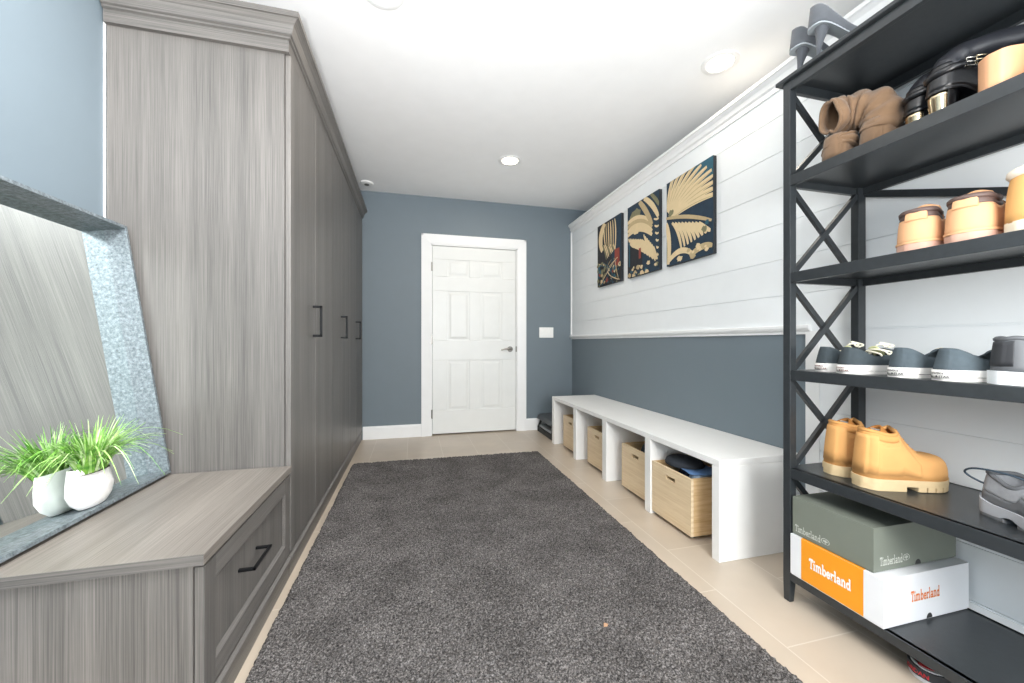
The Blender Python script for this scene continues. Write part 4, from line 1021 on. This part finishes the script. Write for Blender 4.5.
def put_tree(p, fn, c, r, m, parent):
    """small ringed tree emblem"""
    w = MB(); n = 28
    for k in range(n):
        a0, a1 = 2*PI*k/n, 2*PI*(k+1)/n
        if 3.9 < a0 < 5.4: continue
        w.add([fn(c[0]+r*math.cos(a0), c[1]+r*.75*math.sin(a0), .0003), fn(c[0]+r*math.cos(a1), c[1]+r*.75*math.sin(a1), .0003), fn(c[0]+r*.86*math.cos(a1), c[1]+r*.62*math.sin(a1), .0003), fn(c[0]+r*.86*math.cos(a0), c[1]+r*.62*math.sin(a0), .0003)], [(0,1,2,3)])
    for a, b, t in (((0,-.9),(0,.5),.14), ((0,-.1),(-.5,.25),.16), ((0,-.1),(.5,.25),.16), ((0,.15),(-.3,.5),.14), ((0,.15),(.3,.5),.14), ((-.6,-.75),(.6,-.75),.10), ((-.55,.12),(-.2,-.2),.14), ((.55,.12),(.2,-.2),.14)):
        dx, dy = b[0]-a[0], b[1]-a[1]; l_ = math.hypot(dx, dy); nx_, ny_ = -dy/l_*t/2, dx/l_*t/2
        w.add([fn(c[0]+r*q, c[1]+r*.75*v, .00035) for q, v in ((a[0]+nx_, a[1]+ny_), (a[0]-nx_, a[1]-ny_), (b[0]-nx_, b[1]-ny_), (b[0]+nx_, b[1]+ny_))], [(0,1,2,3)])
    return p(w, 'tree_emblem', m, parent=parent)
card_w = mat('white_card', '#E3E5E8', .55, nscale=15); card_g = mat('grey_green_card', '#747A70', .6, noise=.05, nscale=15); orange = mat('orange_print', '#F09A1E', .55); orange2 = mat('orange_ink', '#E07A2E', .55); white_ink = mat('white_ink', '#F4F4F2', .6); pale_ink = mat('pale_grey_ink', '#C9CCC4', .6); slot_m = mat('dark_slot', '#303030', .8)
def shoe_box(name, label, X0, X1, Y0, Y1, Z0, Z1, m):
    e = empty(name, ((X0+X1)/2, (Y0+Y1)/2, Z0), label, 'shoe box'); p = At(e)
    b = p(MB().box(X0+.002, X1-.002, Y0+.002, Y1-.002, Z0, Z1-.001), 'body', m, bevel=.0015)
    # lid: shell open towards the bottom, overlapping the body
    w = MB(); w.box(X0, X1, Y0, Y1, Z1-.003, Z1); w.box(X0, X0+.0018, Y0, Y1, Z0+.004, Z1-.003); w.box(X1-.0018, X1, Y0, Y1, Z0+.004, Z1-.003); w.box(X0+.0018, X1-.0018, Y0, Y0+.0018, Z0+.004, Z1-.003); w.box(X0+.0018, X1-.0018, Y1-.0018, Y1, Z0+.004, Z1-.003)
    ld = p(w, 'lid', m)
    # thumb notch in the end
    w = MB(); cx = X0 + (X1-X0)*.52; pts = arc(cx, Z0+.004, .013, .016, 0, 180, 12); w.add([(a, Y0-.0004, z) for a, z in pts], [tuple(range(len(pts)))]); p(w, 'thumb_notch', slot_m, parent=ld)
    return e, p, b
WX, WY0, WY1, WZ = 1.386, .864, 1.164, .1155
e, p, b = shoe_box('white_shoe_box', 'white shoe box with an orange band under the grey green box', WX, 1.768, WY0, WY1, WZ, .268, card_w)
w = MB(); w.add([(WX-.0004, .918, WZ+.0045), (WX-.0004, 1.122, WZ+.0045), (WX-.0004, 1.122, .2678), (WX-.0004, .918, .2678)], [(0,1,2,3)]); w.add([(WX-.0004, .918, .2684), (WX-.0004, 1.122, .2684), (WX+.06, 1.122, .2684), (WX+.06, .918, .2684)], [(0,1,2,3)])
bd = p(w, 'orange_band', orange)
put_word(p, 'Timberland', lambda a, bb, o: (WX-.0006-o, 1.092 - a, .178 + bb), .138, .036, white_ink, bd)
put_word(p, 'Timberland', lambda a, bb, o: (1.502 + a, WY0-.0004-o, .182 + bb), .128, .034, orange2, b, wd=.14)
GX, GY0, GY1 = 1.392, .894, 1.160
e, p, b = shoe_box('grey_shoe_box', 'grey green shoe box stacked on the white and orange shoe box', GX, 1.766, GY0, GY1, .2692, .410, card_g)
put_word(p, 'Timberland', lambda a, bb, o: (GX-.0004-o, 1.150 - a, .284 + bb), .094, .026, pale_ink, b, wd=.12)
put_tree(p, lambda a, bb, o: (GX-.0004-o, 1.150 - a, .284 + bb), (.110, .012), .0145, pale_ink, b)
put_word(p, 'Timberland', lambda a, bb, o: (1.418 + a, GY0-.0004-o, .289 + bb), .098, .028, pale_ink, b, wd=.12)
put_tree(p, lambda a, bb, o: (1.418 + a, GY0-.0004-o, .289 + bb), (.115, .013), .0150, pale_ink, b)

# ------------------------------------------------------------------ under the shelf: slide sandal and cable
redm = mat('red_textured_footbed', '#C8323A', .7, noise=.35, nscale=90, bump=.6, bscale=250); rim = mat('pale_grey_rim', '#C9CACD', .6); blk = mat('dark_grey_foam', '#3A3C40', .7)
e = empty('slide_sandal', (1.449, .832, 0), 'red and dark grey slide sandal lying under the bottom shelf', 'sandal', None, math.radians(-34))
l = Last(.27, .105, [(0,.05), (.5,.05), (1,.03)], [(0,.01), (.5,.01)], .6, lambda t: .03, heel=.86, waist=.9, bend=.03)
sole(l, e, 'outsole', rim, 0.0, .012, ex=.001); sole(l, e, 'midsole', blk, .0115, .036, ex=.003); sole(l, e, 'rim', rim, .0355, .0405, ex=-.002); sole(l, e, 'footbed', redm, .040, .0425, ex=-.011)
w = MB(); rg = []
for t in [.42 + .3*i/8 for i in range(9)]:
    ww = l.w(t) + .002; rg.append([(t*.27, l.cy(t) + ww*math.cos(a), .012 + .045*math.sin(a)**.7 if math.sin(a) > 0 else .012) for a in [PI*k/14 for k in range(15)]])
w.rings(rg, closed=False); w.build('strap', blk, e, smooth='all', solid=.006)
vs, fs = text_mesh('JORDAN', .0165, 0., .0005); w = MB()
def heelside(u, z):
    sd = 1 if u < 0 else -1; q = [(-.003, l.cy(0.))] + [(.3*(i/60)**2*l.L - .003*max(0, 1-(.3*(i/60)**2)/.03), l.cy(.3*(i/60)**2) + sd*(l.w(.3*(i/60)**2)+.003)) for i in range(1, 61)]
    d = abs(u)
    for k in range(60):
        sl = math.hypot(q[k+1][0]-q[k][0], q[k+1][1]-q[k][1])
        if d <= sl: break
        d -= sl
    f = min(d/sl, 1); x_, y_ = q[k][0]+(q[k+1][0]-q[k][0])*f, q[k][1]+(q[k+1][1]-q[k][1])*f
    nx_, ny_ = x_-.045, y_-l.cy(.1); nl = math.hypot(nx_, ny_)
    return (x_ + nx_/nl*.0012, y_ + ny_/nl*.0012, z)
w.add([heelside(v[0]-.014, .0165 + v[1]) for v in vs], fs); w.build('lettering', redm, e)
w = MB(); pts = [(1.56, 1.10, .006), (1.538, 1.065, .006), (1.517, 1.017, .010), (1.514, .97, .012), (1.535, .93, .008), (1.57, .90, .005), (1.63, .86, .005), (1.70, .84, .005)]
fine = []
for i in range(50):
    t = i/49; s_ = [k/(len(pts)-1) for k in range(len(pts))]; fine.append([cr([(s_[k], pts[k][c]) for k in range(len(pts))], t) for c in range(3)])
w.tube(fine, .0032, 8); tag(w.build('cable', mat('grey_cable', '#B4B1AA', .5), smooth='all'), 'thin grey cable looping on the floor under the bottom shelf', 'cable')

# ------------------------------------------------------------------ light
def area(name, loc, rot, sx, sy, power, col, shape='RECTANGLE'):
    li = bpy.data.lights.new(name, 'AREA'); li.shape = shape; li.size = sx; li.size_y = sy; li.energy = power; li.color = col
    o = bpy.data.objects.new(name, li); COL.objects.link(o); o.location = loc; o.rotation_euler = rot; return o
area('window_daylight', ((WX0+WX1)/2, YB-.12, (WZ0+WZ1)/2), (PI/2, 0, 0), WX1-WX0, WZ1-WZ0, 48, (.93, .97, 1.0))
for (x, y, pw) in ((1.651, 1.80, .8), (.801, 3.211, 3.), (-.132, 1.80, 1.2)):
    area('downlight', (x, y, H-.03), (0, 0, 0), .13, .13, pw, (1.0, .88, .74), 'DISK')
def fill_light(loc, r, power, col):  # added point light out of view, no fixture behind it
    li = bpy.data.lights.new('fill_point', 'POINT'); li.energy = power; li.color = col; li.shadow_soft_size = r
    o = bpy.data.objects.new('fill_point', li); COL.objects.link(o); o.location = loc
fill_light((-.22, .05, 2.20), .22, 20, (1.0, .98, .96))  # added: stands in for flash bounced off the ceiling above the camera
fill_light((.88, -.12, 1.20), .28, 33, (1.0, .985, .96))  # added low fill, lightens the shiplap behind the shoe shelf
li = bpy.data.lights.new('bounced_strobe', 'SPOT'); li.energy = 135; li.color = (1.0, .985, .97); li.spot_size = math.radians(100); li.spot_blend = 1.0; li.shadow_soft_size = .15
o = bpy.data.objects.new('bounced_strobe', li); COL.objects.link(o); o.location = (-.1, -.2, 1.0); o.rotation_euler = (PI - .66, 0, 0)
li = bpy.data.lights.new('left_wall_fill_spot', 'SPOT'); li.energy = 105; li.color = (.97, .99, 1.0); li.spot_size = math.radians(96); li.spot_blend = .9; li.shadow_soft_size = .12  # added spot without a fitting, brightens the left wall and mirror
o = bpy.data.objects.new('left_wall_fill_spot', li); COL.objects.link(o); o.location = (-.05, .45, 2.40)
o.rotation_euler = (Vector((-1.14, 1.05, 1.50)) - o.location).to_track_quat('-Z', 'Y').to_euler()
wd_ = bpy.data.worlds.new('world'); scene.world = wd_; wd_.use_nodes = True
wd_.node_tree.nodes['Background'].inputs['Color'].default_value = (.88, .94, 1, 1); wd_.node_tree.nodes['Background'].inputs['Strength'].default_value = 1.0

# ------------------------------------------------------------------ camera
cam = bpy.data.cameras.new('camera'); co = bpy.data.objects.new('camera', cam); COL.objects.link(co); scene.camera = co
co.location = (0, 0, .990); co.rotation_euler = (PI/2, 0, -.2496)
cam.sensor_fit = 'HORIZONTAL'; cam.sensor_width = 36; cam.lens = 387.92 * 36 / 1024; cam.shift_y = 1.18 / 1024; cam.clip_start = .02
vs_ = scene.view_settings; vs_.view_transform = 'Standard'; vs_.look = 'None'; vs_.gamma = 1; vs_.exposure = 1.05; vs_.use_curve_mapping = False
scene.cycles.use_denoising = True
scene.cycles.max_bounces = 10; scene.cycles.diffuse_bounces = 6
